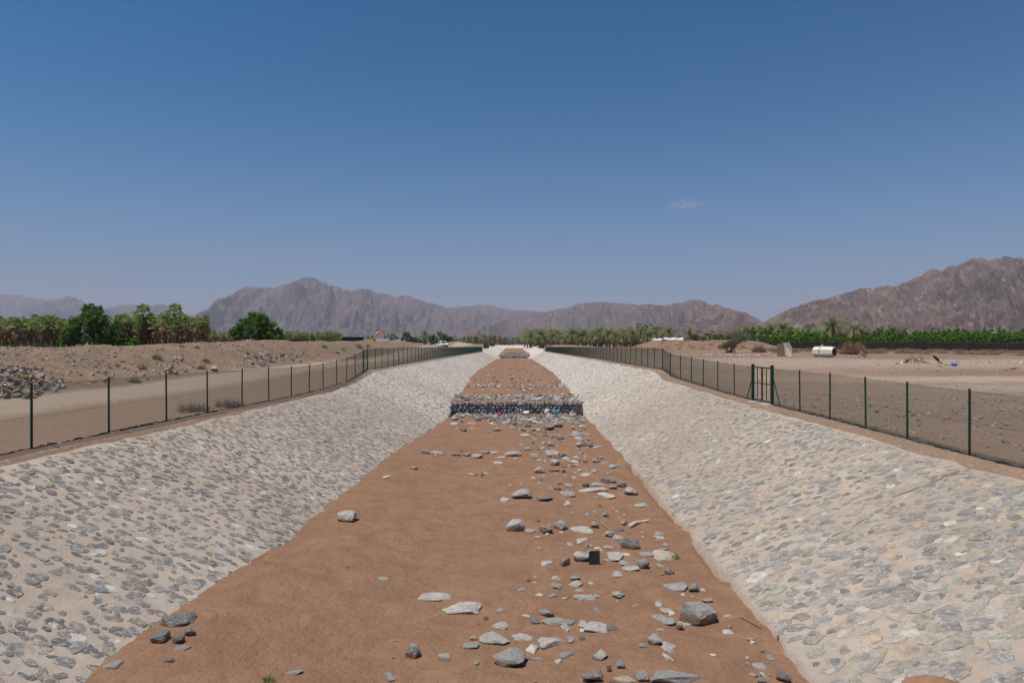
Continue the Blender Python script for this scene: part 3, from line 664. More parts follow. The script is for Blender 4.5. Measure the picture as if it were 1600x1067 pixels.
def place_rock(px, py, w, h, kind, c, label, idx, top=None):
    zs = 0.02
    pyc = py + (h * .38 if kind == 'b' else h * .05); Y = 20.0
    for _ in range(12):
        Y = (CZ - zs) * F / (pyc - HY); zs = float(sandz(WX(px, Y), Y))
        Y = Y
    rs = np.random.default_rng(1000 + idx)
    wx = w * Y / F / 2 * 1.12
    if kind == 'b':
        hz = h * Y / F * .88; dp = wx * rs.uniform(.75, 1.0)
        hz = max(hz - .55 * dp * CZ / Y, hz * .45)                      # part of the picture height is the top seen from above
        o = link('rock', BOULD[idx % len(BOULD)]); Yc = Y + dp * .35
        o.location = (WX(px, Yc), Yc, zs + hz * .30); o.scale = (wx, dp, hz * .72)
        o.rotation_euler = (rs.uniform(-.15, .15), rs.uniform(-.12, .12), rs.choice([0, math.pi]) + rs.uniform(-.25, .25))
    else:
        wx *= 1.14; dp = h * Y * Y / (F * CZ) / 2 * 1.15; dp = min(dp, wx * 1.5)
        o = link('rock', BOULD[(idx * 3 + 1) % len(BOULD)])
        t = min(.13, max(.04, wx * .24))
        o.location = (WX(px, Y), Y, zs + t * .02); o.scale = (wx, dp, t); o.rotation_euler = (rs.uniform(-.05, .05), rs.uniform(-.09, .09), rs.choice([0, math.pi]) + rs.uniform(-.2, .2))
    v = rs.uniform(.85, 1.15); o.color = (*[q * v for q in RC[c]], 1)
    tag(o, label or auto_label(px, py, w, kind, c, Y), 'rock', 'rocks scattered over the sandy channel bed')
    return o
for idx, (fr, zx, zy, zw, zh, kind, c, lab) in enumerate(RL):
    ox, oy, k = FR[fr]; place_rock(ox + zx / k, oy + zy / k, zw / k, zh / k, kind, c, lab, idx)

# rubble aprons too dense to count, and bands of stone further up the bed
def rubble(name, regions, parent=None, cols=None, seed=5, mat='rubble', zf=None, sizes=(.08, .28), lab=None):
    rs = np.random.default_rng(seed); mb = MB(); cs = cols or [(.27, .275, .275), (.37, .36, .34), (.16, .165, .17), (.30, .28, .25)]
    for (x0, x1, y0, y1, n) in regions:
        xs = rs.uniform(x0, x1, n); ys = rs.uniform(y0, y1, n); zs = (zf or sandz)(xs, ys)
        for x, y, z in zip(xs, ys, zs):
            r = rs.uniform(*sizes) * rs.uniform(.6, 1.2)
            V, Fc = LOWG[rs.integers(len(LOWG))]
            R_ = np.array(Euler((rs.uniform(-.5, .5), rs.uniform(-.5, .5), rs.uniform(0, 6.3))).to_matrix())
            V = (V * np.array((r, r * rs.uniform(.6, .9), r * rs.uniform(.25, .55)))) @ R_.T
            mb.add(V + np.array((x, y, z + r * .12)), Fc, 0, tuple(np.array(cs[rs.integers(4)]) * rs.uniform(.8, 1.2)))
    o = mb.build(name, M[mat], parent, cols=True); o['kind'] = 'stuff'
    if not parent and lab: o['label'] = lab[0]; o['category'] = lab[1]
    return o
rubble('rubble', [(-4.6, 5.2, 50.5, 53.9, 330), (-1.8, 5.2, 47, 50.8, 170), (0, 4.8, 42, 47, 46), (.5, 4.8, 30, 42, 60)], seed=5, lab=('dense grey broken stone strewn at the foot of the gabion wall', 'rubble'))
rubble('rubble', [(-5.0, 5.6, 55.3, 63, 300), (-4, 5.8, 66, 72, 40), (-5.3, 6, 73, 79, 130), (-5, 6, 80, 92, 70), (-5, 6, 96, 110, 40), (-5, 6, 120, 150, 60), (-5, 6, 150, 240, 70), (-5.5, 6, 240, 268, 220)], seed=6, sizes=(.10, .34), cols=[(.33, .335, .335), (.42, .41, .39), (.19, .195, .2), (.36, .34, .31)],
       lab=('grey broken stone in bands across the bed above the gabion wall', 'rubble'))
rubble('rubble', [(-5.6, 6.6, 271, 290, 420)], seed=8, sizes=(.2, .5), zf=lambda x, y: sandz(x, y) + .05, lab=('far grey stone ramp above the distant second gabion wall', 'rubble'))
rubble('rubble', [(.2, 4.3, 9.5, 16, 60), (.8, 4.6, 16, 30, 90), (1.0, 4.6, 30, 42, 60)], seed=9, sizes=(.05, .17), cols=[(.42, .41, .39), (.50, .47, .43), (.30, .30, .30), (.44, .39, .33)], zf=lambda x, y: sandz(x, y) - .03, lab=('small broken pale slabs half buried right of the bed centre', 'rubble'))
rubble('pebbles', [(-6, 4.6, 8.5, 20, 170), (-5, 4.9, 20, 45, 160)], seed=7, sizes=(.012, .035), lab=('tiny pebbles scattered on the brown sand', 'pebbles'))
rs = np.random.default_rng(77)
for k in range(18):                                                     # larger apron stones one can count
    x = rs.uniform(-4.4, 5.0); y = rs.choice([rs.uniform(51, 53.6), rs.uniform(47.5, 51)]) if x > -1 else rs.uniform(51.5, 53.6)
    o = link('rock', BOULD[k % 10], None, None, (x, y, float(sandz(x, y)) + .05)); s_ = rs.uniform(.22, .5)
    o.scale = (s_, s_ * .7, s_ * rs.uniform(.35, .6)); o.rotation_euler = (0, 0, rs.uniform(0, 6.28)); o.color = (*[q * rs.uniform(.9, 1.15) for q in RC['gpgd'[k % 4]]], 1)
    tag(o, 'grey quarry stone in the crowded rubble apron below the gabion wall', 'rock', 'apron stones below the gabion wall')
# ------------------------------------------------------------------ gabion walls
def gabion(Yf, z0, h, x0, x1, nb, label, lod=0, seed=1):
    root = empty('gabion_wall', ((x0 + x1) / 2, Yf, z0)); tag(root, label, 'gabion wall'); w = (x1 - x0) / nb; rs = np.random.default_rng(seed)
    for b in range(nb):
        cx = x0 + w * (b + .5) - (x0 + x1) / 2
        g = MB()
        for sx in (-1, 1):
            for zz in (.02, h - .02): g.tube([(cx + sx * (w / 2 - .01), -.07, zz), (cx + sx * (w / 2 - .01), .95, zz)], .012, 4)
            g.tube([(cx + sx * (w / 2 - .01), -.07, 0), (cx + sx * (w / 2 - .01), -.07, h)], .012, 4)
        for zz in (.01, h): g.tube([(cx - w / 2, -.07, zz), (cx + w / 2, -.07, zz)], .012, 4)
        if not lod:
            q = .2
            for k in range(-int(h / q), int(w / q)):
                for sgn in (1, -1):
                    a = k * q; p0 = (max(a, 0), (max(a, 0) - a)); e = min(a + h, w); p1 = (e, e - a)
                    if p1[0] <= p0[0]: continue
                    f_ = (lambda p: (cx - w / 2 + p[0], -.10 - .004 * sgn, p[1])) if sgn > 0 else (lambda p: (cx - w / 2 + p[0], -.10 - .004 * sgn, h - p[1]))
                    g.tube([f_(p0), f_(p1)], .002, 3, cap=False)
        bk = g.build('wire_basket', M['steelwire'], root)
        s_ = MB(); s_.box((cx, .52, h / 2 - .03), (w - .02, .80, h - .08), 0, None, (.10, .10, .10))  # dark backing box: shade between the stones put into its colour
        st = .23 if not lod else .4
        for ix in range(int(w / st) + 1):
            for iz in range(int(h / st) + 1):
                r = rs.uniform(.10, .165) * (st / .21)
                V, Fc = LOWG[rs.integers(len(LOWG))]; R_ = np.array(Euler(rs.uniform(0, 6.3, 3)).to_matrix())
                V = (V * np.array((r, r * .8, r * .75))) @ R_.T
                xx = min(max((ix + (.5 if iz % 2 else .0)) * st + rs.uniform(-.05, .05), r), w - r); zz = min(max((iz + .5) * st + rs.uniform(-.04, .04), r * .6), h - r * .6)
                c = np.array([(.40, .42, .43), (.52, .53, .52), (.26, .27, .28), (.42, .40, .38)][rs.integers(4)]) * rs.uniform(.8, 1.2)
                s_.add(V + np.array((cx - w / 2 + xx, r * .25, zz)), Fc, 0, tuple(c))
        o = s_.build('stone_fill', M['rubble'], bk, cols=True); o['kind'] = 'stuff'
    t = MB(); n = 60
    for i in range(n): t.box((lerp(x0, x1, (i + .5) / n) - (x0 + x1) / 2, .52, h - .005 + rs.uniform(-.015, .02)), ((x1 - x0) / n + .02, .90 + rs.uniform(-.08, .10), .05), 0, (rs.uniform(-.05, .05), 0, 0))
    t.build('sand_cap', M['sand'], root); return root
gabion(53.9, .0, .98, -5.0, 5.45, 7, 'long low gabion wall of grey stones in wire baskets crossing the channel', seed=3)
gabion(268.2, .9, 1.05, -5.5, 5.2, 6, 'far gabion wall crossing the channel in the distance', 1, seed=4)

# ------------------------------------------------------------------ fences
def panel_mesh(L, H, dz, cell, r, sag=.02):
    g = MB()
    n0 = -int(H / cell) - 1; n1 = int(L / cell) + 1
    V = []; Fc = []
    def seg(p, q, off):
        i = len(V); d = np.array([q[0] - p[0], q[1] - p[1]]); d = d / np.linalg.norm(d); nx, nz = -d[1] * r, d[0] * r
        for a in (p, q):
            zb = dz * a[0] / L
            V.append((off + r, a[0], a[1] + zb)); V.append((off - r * .5, a[0] + nx, a[1] + nz + zb)); V.append((off - r * .5, a[0] - nx, a[1] - nz + zb))
        Fc.extend([(i, i + 1, i + 4, i + 3), (i + 1, i + 2, i + 5, i + 4), (i + 2, i, i + 3, i + 5)])
    for k in range(n0, n1):
        a = k * cell; y0 = max(a, 0); y1 = min(a + H, L)
        if y1 - y0 > .02:
            seg((y0, y0 - a), (y1, y1 - a), .004); seg((y0, H - (y0 - a)), (y1, H - (y1 - a)), -.004)
    for zz in (H - .01, H * .5): seg((0, zz), (L, zz), .01)
    g.add(V, Fc); return g.mesh('mesh_panel', M['wire'])
def roll_mesh(L, dz, seed):
    rs = np.random.default_rng(seed); g = MB(); n = max(4, int(L / .18))
    g.tube([(rs.uniform(-.05, .06), L * i / n, dz * i / n + rs.uniform(.0, .055)) for i in range(n + 1)], [rs.uniform(.012, .04) for _ in range(n + 1)], 5)
    return g.mesh('bunched_mesh_hem', M['darkmesh'])
def post_mesh(H, r=.033):
    g = MB(); g.tube([(0, 0, -.25), (0, 0, H)], r, 8); g.tube([(0, 0, H), (0, 0, H + .02), (0, 0, H + .035)], [r * 1.18, r * 1.18, r * .5], 8)
    return g.mesh('post', M['green'])
PH = 1.78; POST = post_mesh(PH); POSTF = post_mesh(PH, .03)
def fence(label, side, posts, cell, r, share=None, braces=(), skip=()):
    """posts = list of (Y, absX, z)"""
    Y0, X0, Z0 = posts[0]; root = empty('chain_link_fence', (side * X0, Y0, Z0)); tag(root, label, 'fence')
    base = Vector((side * X0, Y0, Z0))
    for i, (Y, ax, z) in enumerate(posts):
        p = Vector((side * ax, Y, z)) - base
        o = link('post', POST if share is None else POSTF, None, root, p); o.rotation_euler = (random.uniform(-.012, .012), random.uniform(-.012, .012), 0)
        if i in braces:
            g = MB(); g.tube([(0, 0, PH * .75), (0, .95, 0)], .022, 6); g.build('brace', M['green'], root, p)
        if i + 1 < len(posts) and i not in skip:
            Y2, ax2, z2 = posts[i + 1]; d = Vector((side * (ax2 - ax), Y2 - Y, 0)); L = d.length
            if share: me, hm = share
            else: me = panel_mesh(L, PH - .05, z2 - z, cell, r); hm = roll_mesh(L, z2 - z, i + 50)
            for nm, mm, dzz in (('mesh_panel', me, .02), ('mesh_hem', hm, .0)):
                if mm is None: continue
                o = link(nm, mm, None, root, p + Vector((0, 0, dzz))); o.rotation_euler = (0, 0, -math.atan2(d.x, d.y))
                if share: o.rotation_euler.x = math.atan2(z2 - z, L); o.scale.y = L / 3.0
    return root
def fxL(Y): return float(ip(Y, [(0, 13.15), (45, 12.95), (57, 12.4), (500, 12.35)]))
def fxR(Y): return 12.3
def YL(px):
    Y = 30.0
    for _ in range(20): Y = fxL(Y) * F / (VPX - px)
    return Y
pl = [13.2, 15.9] + [YL(p) for p in (49, 170, 260, 324, 378, 420, 455, 483, 505, 526, 541.5, 555, 567)]
fence('green chain-link fence along the left bank from the left edge to the step', -1, [(y, fxL(y), float(zbL(y)) + .0) for y in pl], .07, .0034)
pr = [15.6] + [12.3 * F / (p - VPX) for p in (1515, 1418, 1353, 1297, 1250, 1207)]
fence('green chain-link fence on the right bank between the gate and right edge', 1, [(y, 12.3, float(zbR(y))) for y in pr], .07, .003)
pr2 = [12.3 * F / (p - VPX) for p in (1177, 1147.7, 1121.7, 1099.4, 1080.3, 1063.6, 1047.7)]
fence('green chain-link fence on the right bank from the gate to the step', 1, [(y, 12.3, float(zbR(y))) for y in pr2], .08, .003)
SH = (panel_mesh(3.0, PH - .05, 0, .12, .0045), roll_mesh(3.0, 0, 9))
SHF = (panel_mesh(3.0, PH - .05, 0, .24, .009), None)
fence('long receding green fence above the step on the left bank', -1, [(y, fxL(y), float(zbL(max(y, 58)))) for y in np.arange(58, 268, 3.08)], .1, .005, SH, braces=(5,))
fence('long receding green fence above the step on the right bank', 1, [(y, 12.3, float(zbR(max(y, 57)))) for y in np.arange(56.6, 268, 3.08)], .1, .005, SH)
for side in (-1, 1):
    w = 'left' if side < 0 else 'right'
    fence(f'short distant green fence one step higher on the {w} bank', side, [(y, 12.3, 5.05) for y in np.arange(276, 338, 3.08)], .1, .005, SHF)
    fence(f'farthest green fence, top step on the {w} bank', side, [(y, 12.3, 6.1) for y in np.arange(346, 440, 3.08)], .1, .005, SHF)
# step links between the levels
for side, (ya, yb), (za, zb_), w in ((-1, (pl[-1], 58), (float(zbL(pl[-1])), 3.45), 'left'), (1, (pr2[-1], 56.6), (float(zbR(pr2[-1])), 3.47), 'right')):
    f = fence(f'sloping piece of green fence joining the two levels on the {w}', side, [(ya + .12, 12.42 if side < 0 else 12.3, za), (yb - .12, 12.42 if side < 0 else 12.3, zb_)], .07, .0035)
# gate
ga, gb = 12.3 * F / (1207 - VPX), 12.3 * F / (1177 - VPX); zg = float(zbR((ga + gb) / 2))
root = empty('gate', (12.3, ga, zg)); tag(root, 'green double-leaf tubular steel gate with side braces in the right fence', 'gate'); W_ = gb - ga
for y in (0, W_): g = MB(); g.box((-.02, y, .86), (.13, .13, 2.0)); g.box((-.02, y, 1.875), (.15, .15, .03)); g.build('gate_post', M['green'], root)
for s_, y0, y1 in ((0, .1, W_ / 2 - .04), (1, W_ / 2 + .04, W_ - .1)):
    g = MB()
    for y in (y0, y1): g.box((-.02, y, .93), (.05, .055, 1.62))
    for z in (.12, .95, 1.74): g.box((-.02, (y0 + y1) / 2, z), (.045 if z == .95 else .06, y1 - y0 - .056, .05 if z == .95 else .075))
    g.box((-.02, (y0 + y1) / 2 + .03, .935), (.035, .04, 1.5))
    g.build('gate_leaf', M['green'], root)
for y, s_ in ((0, -1), (W_, 1)): g = MB(); g.tube([(0, y + s_ * .05, 1.35), (0, y + s_ * .95, .02)], .028, 6); g.build('brace', M['green'], root)
g = MB(); g.tube([(-.05, W_ / 2 + .07, .15), (-.05, W_ / 2 + .07, -.02)], .012, 5); g.build('drop_bolt', M['green'], root)
g = MB(); g.box((-.28, .25, .0), (.34, 1.1, .07), 0, (0, 0, .04)); g.box((-.32, 1.75, .02), (.3, .8, .06), 0, (0, .03, .0)); tag(g.build('concrete_sill', M['concrete'], None, (12.3, ga, zg)), 'pale concrete sill on the ground in front of the green gate', 'sill')

# ------------------------------------------------------------------ vegetation builders
def leaf_quads(mb, centres, n, rad, size, rs, m=0, updown=.8):
    K = len(centres) * n
    C = np.repeat(np.asarray(centres), n, 0)
    d = rs.normal(size=(K, 3)); d /= np.linalg.norm(d, axis=1)[:, None]; rr = rs.random((K, 1)) ** .45
    R_ = np.repeat(np.asarray(rad).reshape(-1, 1), n, 0) if np.ndim(rad) else rad
    P = C + d * rr * R_ * np.array([[1, 1, updown]])
    a = rs.normal(size=(K, 3)); a[:, 2] *= .6; a /= np.linalg.norm(a, axis=1)[:, None]
    b = np.cross(a, rs.normal(size=(K, 3))); b /= np.linalg.norm(b, axis=1)[:, None]
    s = size * rs.uniform(.6, 1.3, (K, 1))
    V = np.stack([P - a * s, P + b * s * .45, P + a * s, P - b * s * .45], 1).reshape(-1, 3)
    Fc = [(4 * i, 4 * i + 1, 4 * i + 2, 4 * i + 3) for i in range(K)]
    mb.add(V, Fc, m)
def tree_parts(root, W_, H, trunk_h, lobes, seed, leaf, size=.22, n=34, cl=260, deep=1.0):
    rs = np.random.default_rng(seed); C = []; Rr = []
    for _ in range(cl):
        lx, ly, lz, lr = lobes[rs.integers(len(lobes))]
        d = rs.normal(size=3); d /= np.linalg.norm(d); k = rs.random() ** .33
        C.append(((lx + d[0] * lr * k) * W_ / 2, (ly + d[1] * lr * k) * W_ / 2 * deep, (lz + d[2] * lr * k) * H)); Rr.append(rs.uniform(.25, .62) * W_ * .11)
    mb = MB(); leaf_quads(mb, C, n, Rr, size, rs); mb.build('crown', leaf, root)
    g = MB(); g.tube([(0, 0, -.3), (.05, 0, trunk_h * .5), (0, .1, trunk_h)], [.2, .16, .13], 7)
    for k in range(8):
        c = C[rs.integers(len(C))]; mid = (c[0] * .4, c[1] * .4, lerp(trunk_h, c[2], .5)); g.tube([(0, 0, trunk_h * rs.uniform(.5, 1)), mid, c], [.1, .06, .025], 5)
    g.build('trunk', M['bark'], root); return root
def fan_palm(seed, H):
    rs = np.random.default_rng(seed); root = empty('fan_palm'); g = MB()
    n = 9; g.tube([(rs.uniform(-.04, .04), rs.uniform(-.04, .04), H * i / n) for i in range(n + 1)], [rs.uniform(.2, .27) * (1.25 if i == 0 else 1) for i in range(n + 1)], 8)
    for k in range(70):                                     # boots of cut leaves
        a = rs.uniform(0, 6.3); z = rs.uniform(.2, H * .96); r = .24
        g.box((math.cos(a) * r, math.sin(a) * r, z), (.07, .05, .22), 0, (0, .5, a))
    g.build('trunk', M['trunk'], root)
    def fan(mb, o, az, el, L, R_, nb, m, droop):
        d = Vector((math.cos(az) * math.cos(el), math.sin(az) * math.cos(el), math.sin(el)))
        tip = o + d * L; s = d.cross(Vector((0, 0, 1))).normalized(); u = s.cross(d)
        V = [tuple(o + s * .02), tuple(o - s * .02), tuple(tip)]; mb.add(V, [(0, 1, 2)], m)
        V = []; Fc = []
        for k in range(nb):
            for sgn, e in ((-.5, 0.42), (0, 1.0), (.5, .42)):
                th = (k + sgn + .5) / nb * 4.0 - 2.0 ; q = d * math.cos(th) + s * math.sin(th)
                p = tip + q * R_ * (e if sgn == 0 else .62) + u * (.05 if k % 2 else -.05) * (sgn == 0) - Vector((0, 0, 1)) * droop * (1.0 if sgn == 0 else .3) * R_
                V.append(tuple(p))
            V.append(tuple(tip)); i = len(V) - 4; Fc += [(i + 3, i, i + 1), (i + 3, i + 1, i + 2)]
        mb.add(V, Fc, m)
    top = Vector((0, 0, H)); mb = MB()
    for k in range(24):
        el = rs.uniform(-.3, 1.5); fan(mb, top + Vector((0, 0, rs.uniform(-.25, .2))), rs.uniform(0, 6.28), el, rs.uniform(.6, 1.5), rs.uniform(.45, .8), 8, 0, rs.uniform(.15, .6))
    mb.build('crown', M['fan'], root)
    mb = MB()
    for k in range(15): fan(mb, Vector((0, 0, H - rs.uniform(.1, H * .34))), rs.uniform(0, 6.28), rs.uniform(-1.35, -.7), rs.uniform(.4, .8), rs.uniform(.5, .75), 6, 0, .6)
    mb.build('dead_leaf_skirt', M['deadfan'], root); return root
def date_palm(seed, H, fr=46, L0=3.0, dense=1):
    rs = np.random.default_rng(seed); root = empty('date_palm'); g = MB(); lean = rs.uniform(-.3, .3, 2)
    n = 7; tr = [(lean[0] * (i / n) ** 2, lean[1] * (i / n) ** 2, H * i / n - (.3 if i == 0 else 0)) for i in range(n + 1)]; g.tube(tr, [.28 if i == 0 else rs.uniform(.19, .24) for i in range(n)] + [.3], 7); g.build('trunk', M['trunk'], root)
    top = Vector(tr[-1])
    def frond(mb, az, el, L, droop, w):
        d = Vector((math.cos(az), math.sin(az), 0)); s = Vector((-math.sin(az), math.cos(az), 0)); p = top.copy(); e = el; k = 9; pts = [p.copy()]
        for i in range(k): p = p + (d * math.cos(e) + Vector((0, 0, 1)) * math.sin(e)) * L / k; e -= droop / k; pts.append(p.copy())
        V = []; Fc = []
        for i in range(1, k + 1):
            ww = w * math.sin(math.pi * min(1, (i + .6) / (k + .8))) ** .6
            a, b = pts[i - 1], pts[i]; fwd = (b - a)
            for sg in (-1, 1):
                for h in (0, .5):
                    q = a + fwd * h; j = len(V)
                    V += [tuple(q), tuple(q + fwd * .33), tuple(q + fwd * 1.25 + s * sg * ww * rs.uniform(.75, 1.1) - Vector((0, 0, ww * rs.uniform(.1, .55))))]; Fc.append((j, j + 1, j + 2))
        mb.add(V, Fc)
    mb = MB()
    for _ in range(fr): el = rs.uniform(-.45, 1.45); frond(mb, rs.uniform(0, 6.28), el, L0 * rs.uniform(.8, 1.1), rs.uniform(1.0, 1.9), .42)
    mb.build('crown', M['frond'], root)
    mb = MB()
    for _ in range(20): frond(mb, rs.uniform(0, 6.28), rs.uniform(-1.0, -.2), L0 * rs.uniform(.6, .9), .9, .35)
    mb.build('dry_fronds', M['deadfrond'], root); return root
def banana(seed, H):
    rs = np.random.default_rng(seed); root = empty('banana_plant'); g = MB(); g.tube([(0, 0, -.2), (0, 0, H * .55)], [.16, .09], 7); g.build('stem', M['bananadead'], root)
    mb = MB()
    for k in range(11):
        az = rs.uniform(0, 6.28); e = rs.uniform(.5, 1.5); L = H * rs.uniform(.45, .65); d = Vector((math.cos(az), math.sin(az), 0)); s = Vector((-math.sin(az), math.cos(az), 0)); p = Vector((0, 0, H * rs.uniform(.4, .55))); V = []; n = 7; dr = rs.uniform(.6, 2.2)
        for i in range(n + 1):
            w = .28 * math.sin(math.pi * min(1, max(.03, (i - .6) / (n - .4)))) + .02
            V += [tuple(p - s * w - Vector((0, 0, w * .3))), tuple(p), tuple(p + s * w - Vector((0, 0, w * .3)))]
            p = p + (d * math.cos(e) + Vector((0, 0, 1)) * math.sin(e)) * L / n; e -= dr / n
        Fc = []
        for i in range(n):
            if rs.random() < .12: continue
            Fc += [(3 * i, 3 * i + 1, 3 * i + 4, 3 * i + 3), (3 * i + 1, 3 * i + 2, 3 * i + 5, 3 * i + 4)]
        mb.add(V, Fc, 1 if rs.random() < .15 else 0)
    mb.build('leaves', [M['banana'], M['bananadead']], root); return root
def scrub(name, W_, H, seed, mat, n=500, w=.02, flat=1.0):
    rs = np.random.default_rng(seed); mb = MB(); V = []; Fc = []
    for i in range(n):
        a = rs.uniform(0, 6.28); q_ = rs.random() ** .6; r = q_ * W_ / 2 * .55; b = np.array((math.cos(a) * r, math.sin(a) * r * flat, 0.0))
        o = b + np.array((math.cos(a) * rs.uniform(.1, 1) * W_ * .3, math.sin(a) * rs.uniform(.1, 1) * W_ * .3 * flat, H * (1.05 - .8 * q_ ** 1.5) * rs.uniform(.35, 1.0)))
        m_ = (b + o) / 2 + rs.normal(size=3) * W_ * .06; s = np.cross(o - b, rs.normal(size=3)); s = s / (np.linalg.norm(s) + 1e-6) * w
        V += [b, m_ + s, o, m_ - s]; Fc.append((4 * i, 4 * i + 1, 4 * i + 2, 4 * i + 3))
    mb.add(V, Fc); return mb.mesh(name, mat)

# ------------------------------------------------------------------ left orchard
lb = [(0, 0, .55, .42), (-.5, .1, .5, .36), (.5, -.1, .45, .38), (-.25, .2, .75, .28), (.2, -.2, .72, .26), (.75, 0, .28, .26), (-.8, 0, .3, .24), (.05, .3, .3, .4)]
def put(px, Y, z=None):
    x = WX(px, Y); return (x, Y, float(gz(x, Y)) if z is None else z)
def T(px, Y, W_, top, seed, leaf, label, cat='tree', name='broadleaf_tree', lobes=lb, size=.2, cl=260, n=34):
    x, y, z = put(px, Y); H = (WZ(top, Y) - z); r = empty(name, (x, y, z)); tag(r, label, cat)
    tree_parts(r, W_, H * .92, H * .3, lobes, seed, leaf, size, n, cl); return r
T(147, 96, 8.8, 470, 1, M['leafdark'], 'large dense dark green tree among the fan palms at far left', size=.2, cl=420)
T(193, 97, 4.6, 517, 2, M['leafmid'], 'low dark bush at the right foot of the large green tree', 'bush', 'bush', size=.16, cl=120)
T(207, 95, 2.6, 528, 12, M['leafbright'], 'small bright leafy bush on the berm below the fan palms', 'bush', 'bush', size=.2, cl=60)
T(402, 118, 9.0, 484, 3, M['leafmid'], 'rounded bright green tree standing alone right of the fan palms', size=.2, cl=400)
T(436, 122, 3.4, 520, 4, M['leafbright'], 'small bright bush at the right foot of the rounded tree', 'bush', 'bush', size=.16, cl=90)
FP = [fan_palm(20 + i, h) for i, h in enumerate((4.6, 5.1, 4.9, 5.5))]
rs = np.random.default_rng(99); spots = []
for px in np.arange(-60, 112, 6.0): spots.append((px + rs.uniform(-3, 3), rs.uniform(98, 108), 491, 'a'))
for px in np.arange(-80, 112, 10.0): spots.append((px + rs.uniform(-4, 4), rs.uniform(116, 128), 494, 'a'))
for px in np.arange(186, 323, 4.4): spots.append((px + rs.uniform(-2.5, 2.5), rs.uniform(97, 106), 489, 'b'))
for px in np.arange(196, 318, 11): spots.append((px + rs.uniform(-4, 4), rs.uniform(112, 124), 485, 'b'))
for px in np.arange(322, 374, 3.6): spots.append((px + rs.uniform(-2, 2), rs.uniform(150, 165), 514, 'c'))
for px in np.arange(430, 530, 3.4): spots.append((px + rs.uniform(-2, 2), rs.uniform(165, 185), 514, 'd'))
for px in np.arange(440, 528, 8): spots.append((px + rs.uniform(-2, 2), rs.uniform(195, 215), 513, 'd'))
GL = {'a': 'shaggy fan palm in the crowded orchard row at the far left edge', 'b': 'fan palm with brown skirt between the two green trees', 'c': 'small fan palm in the gap left of the rounded tree', 'd': 'small fan palm in the distant row right of the rounded tree'}
first = set()
for i, (px, Y, top, g) in enumerate(spots):
    src = FP[i % 4]; loc = put(px, Y); H = (4.6, 5.1, 4.9, 5.5)[i % 4] + 1.35
    sc = (WZ(top + rs.uniform(1, 13), Y) - loc[2]) / H
    sc = max(.5, sc) * rs.uniform(.88, 1.06)
    if i % 4 == i and i < 4: o = src; o.location = loc; o.scale = (sc,) * 3
    else: o = copy_thing(src, loc, rs.uniform(0, 6.28), sc)
    tag(o, GL[g], 'palm tree', 'fan palms in the left orchard')
for px, top, lab in ((222, 481, 'tallest upright fan palm standing above the left row'), (272, 480, 'lone fan palm with one tall leaf above the row right of it')):
    loc = put(px, 102); o = copy_thing(FP[3], loc, 1, (WZ(top, 102) - loc[2]) / 6.45); tag(o, lab, 'palm tree', 'fan palms in the left orchard')
mb = MB(); C = []; R_ = []
for _ in range(700):
    px = rs.choice([rs.uniform(-60, 115), rs.uniform(180, 322), rs.uniform(325, 375), rs.uniform(428, 532)], p=[.26, .22, .18, .34]); Y = rs.uniform(110, 128) if px < 323 else rs.uniform(168, 215)
    x, y, z = put(px, Y); C.append((x, y, z + rs.uniform(0, 2.6 if Y < 130 else 2.2))); R_.append(rs.uniform(.5, 1.1))
leaf_quads(mb, C, 30, R_, .28, rs); tag(mb.build('undergrowth', M['leafdark']), 'dark leafy undergrowth filling the ground behind the fan palm trunks', 'undergrowth', kind='stuff')
# low black irrigation hedge/fence lines behind the left berm
def net_wall(label, p0, p1, h0, h1, name='shade_net_fence', npost=8):
    a = Vector(p0); b = Vector(p1); root = empty(name, a); tag(root, label, 'fence'); L = b - a; n = 60; V = []; Fc = []
    nn = Vector((-L.y, L.x, 0)).normalized() * .04
    for i in range(n + 1):
        p = L * (i / n); h = lerp(h0, h1, i / n); q = nn * random.uniform(-1.5, 1.5)
        V += [tuple(p + q), tuple(p + q + Vector((0, 0, h + random.uniform(-.03, .03)))), tuple(p + q + nn), tuple(p + q + nn + Vector((0, 0, h)))]
    for i in range(n): k = 4 * i; Fc += [(k, k + 4, k + 5, k + 1), (k + 2, k + 3, k + 7, k + 6), (k + 1, k + 5, k + 7, k + 3)]
    g = MB(); g.add(V, Fc); g.build('net', M['net'], root)
    for i in range(npost + 1):
        p = L * (i / npost); h = lerp(h0, h1, i / npost); g = MB(); g.tube([tuple(p - nn * 2 + Vector((0, 0, -.3))), tuple(p - nn * 2 + Vector((0, 0, h + .08)))], .045, 6); g.build('post', M['netrail'], root)
    g = MB(); g.tube([tuple(Vector((0, 0, h0 + .02))), tuple(L + Vector((0, 0, h1 + .02)))], .03, 5); g.build('top_rail', M['netrail'], root)
    return root
def gp(px, Y, dz=0): x = WX(px, Y); return (x, Y, float(gz(x, Y)) + dz)
a = gp(534, 215); b = gp(568, 222); net_wall('black shade-net fence beyond the left berm, right of the small palms', (a[0], a[1], WZ(536, 215)), (b[0], b[1], WZ(535, 222)), 1.9, 1.7, npost=4)
a = gp(-40, 92); b = gp(85, 94); net_wall('low black net at the feet of the leftmost fan palms', a, b, 1.0, 1.0, npost=8)
a = gp(455, 158); b = gp(534, 212); net_wall('low dark net at the feet of the distant small palms', (a[0], a[1], WZ(536, a[1])), (b[0], b[1], WZ(536, b[1])), .9, .9, npost=8)

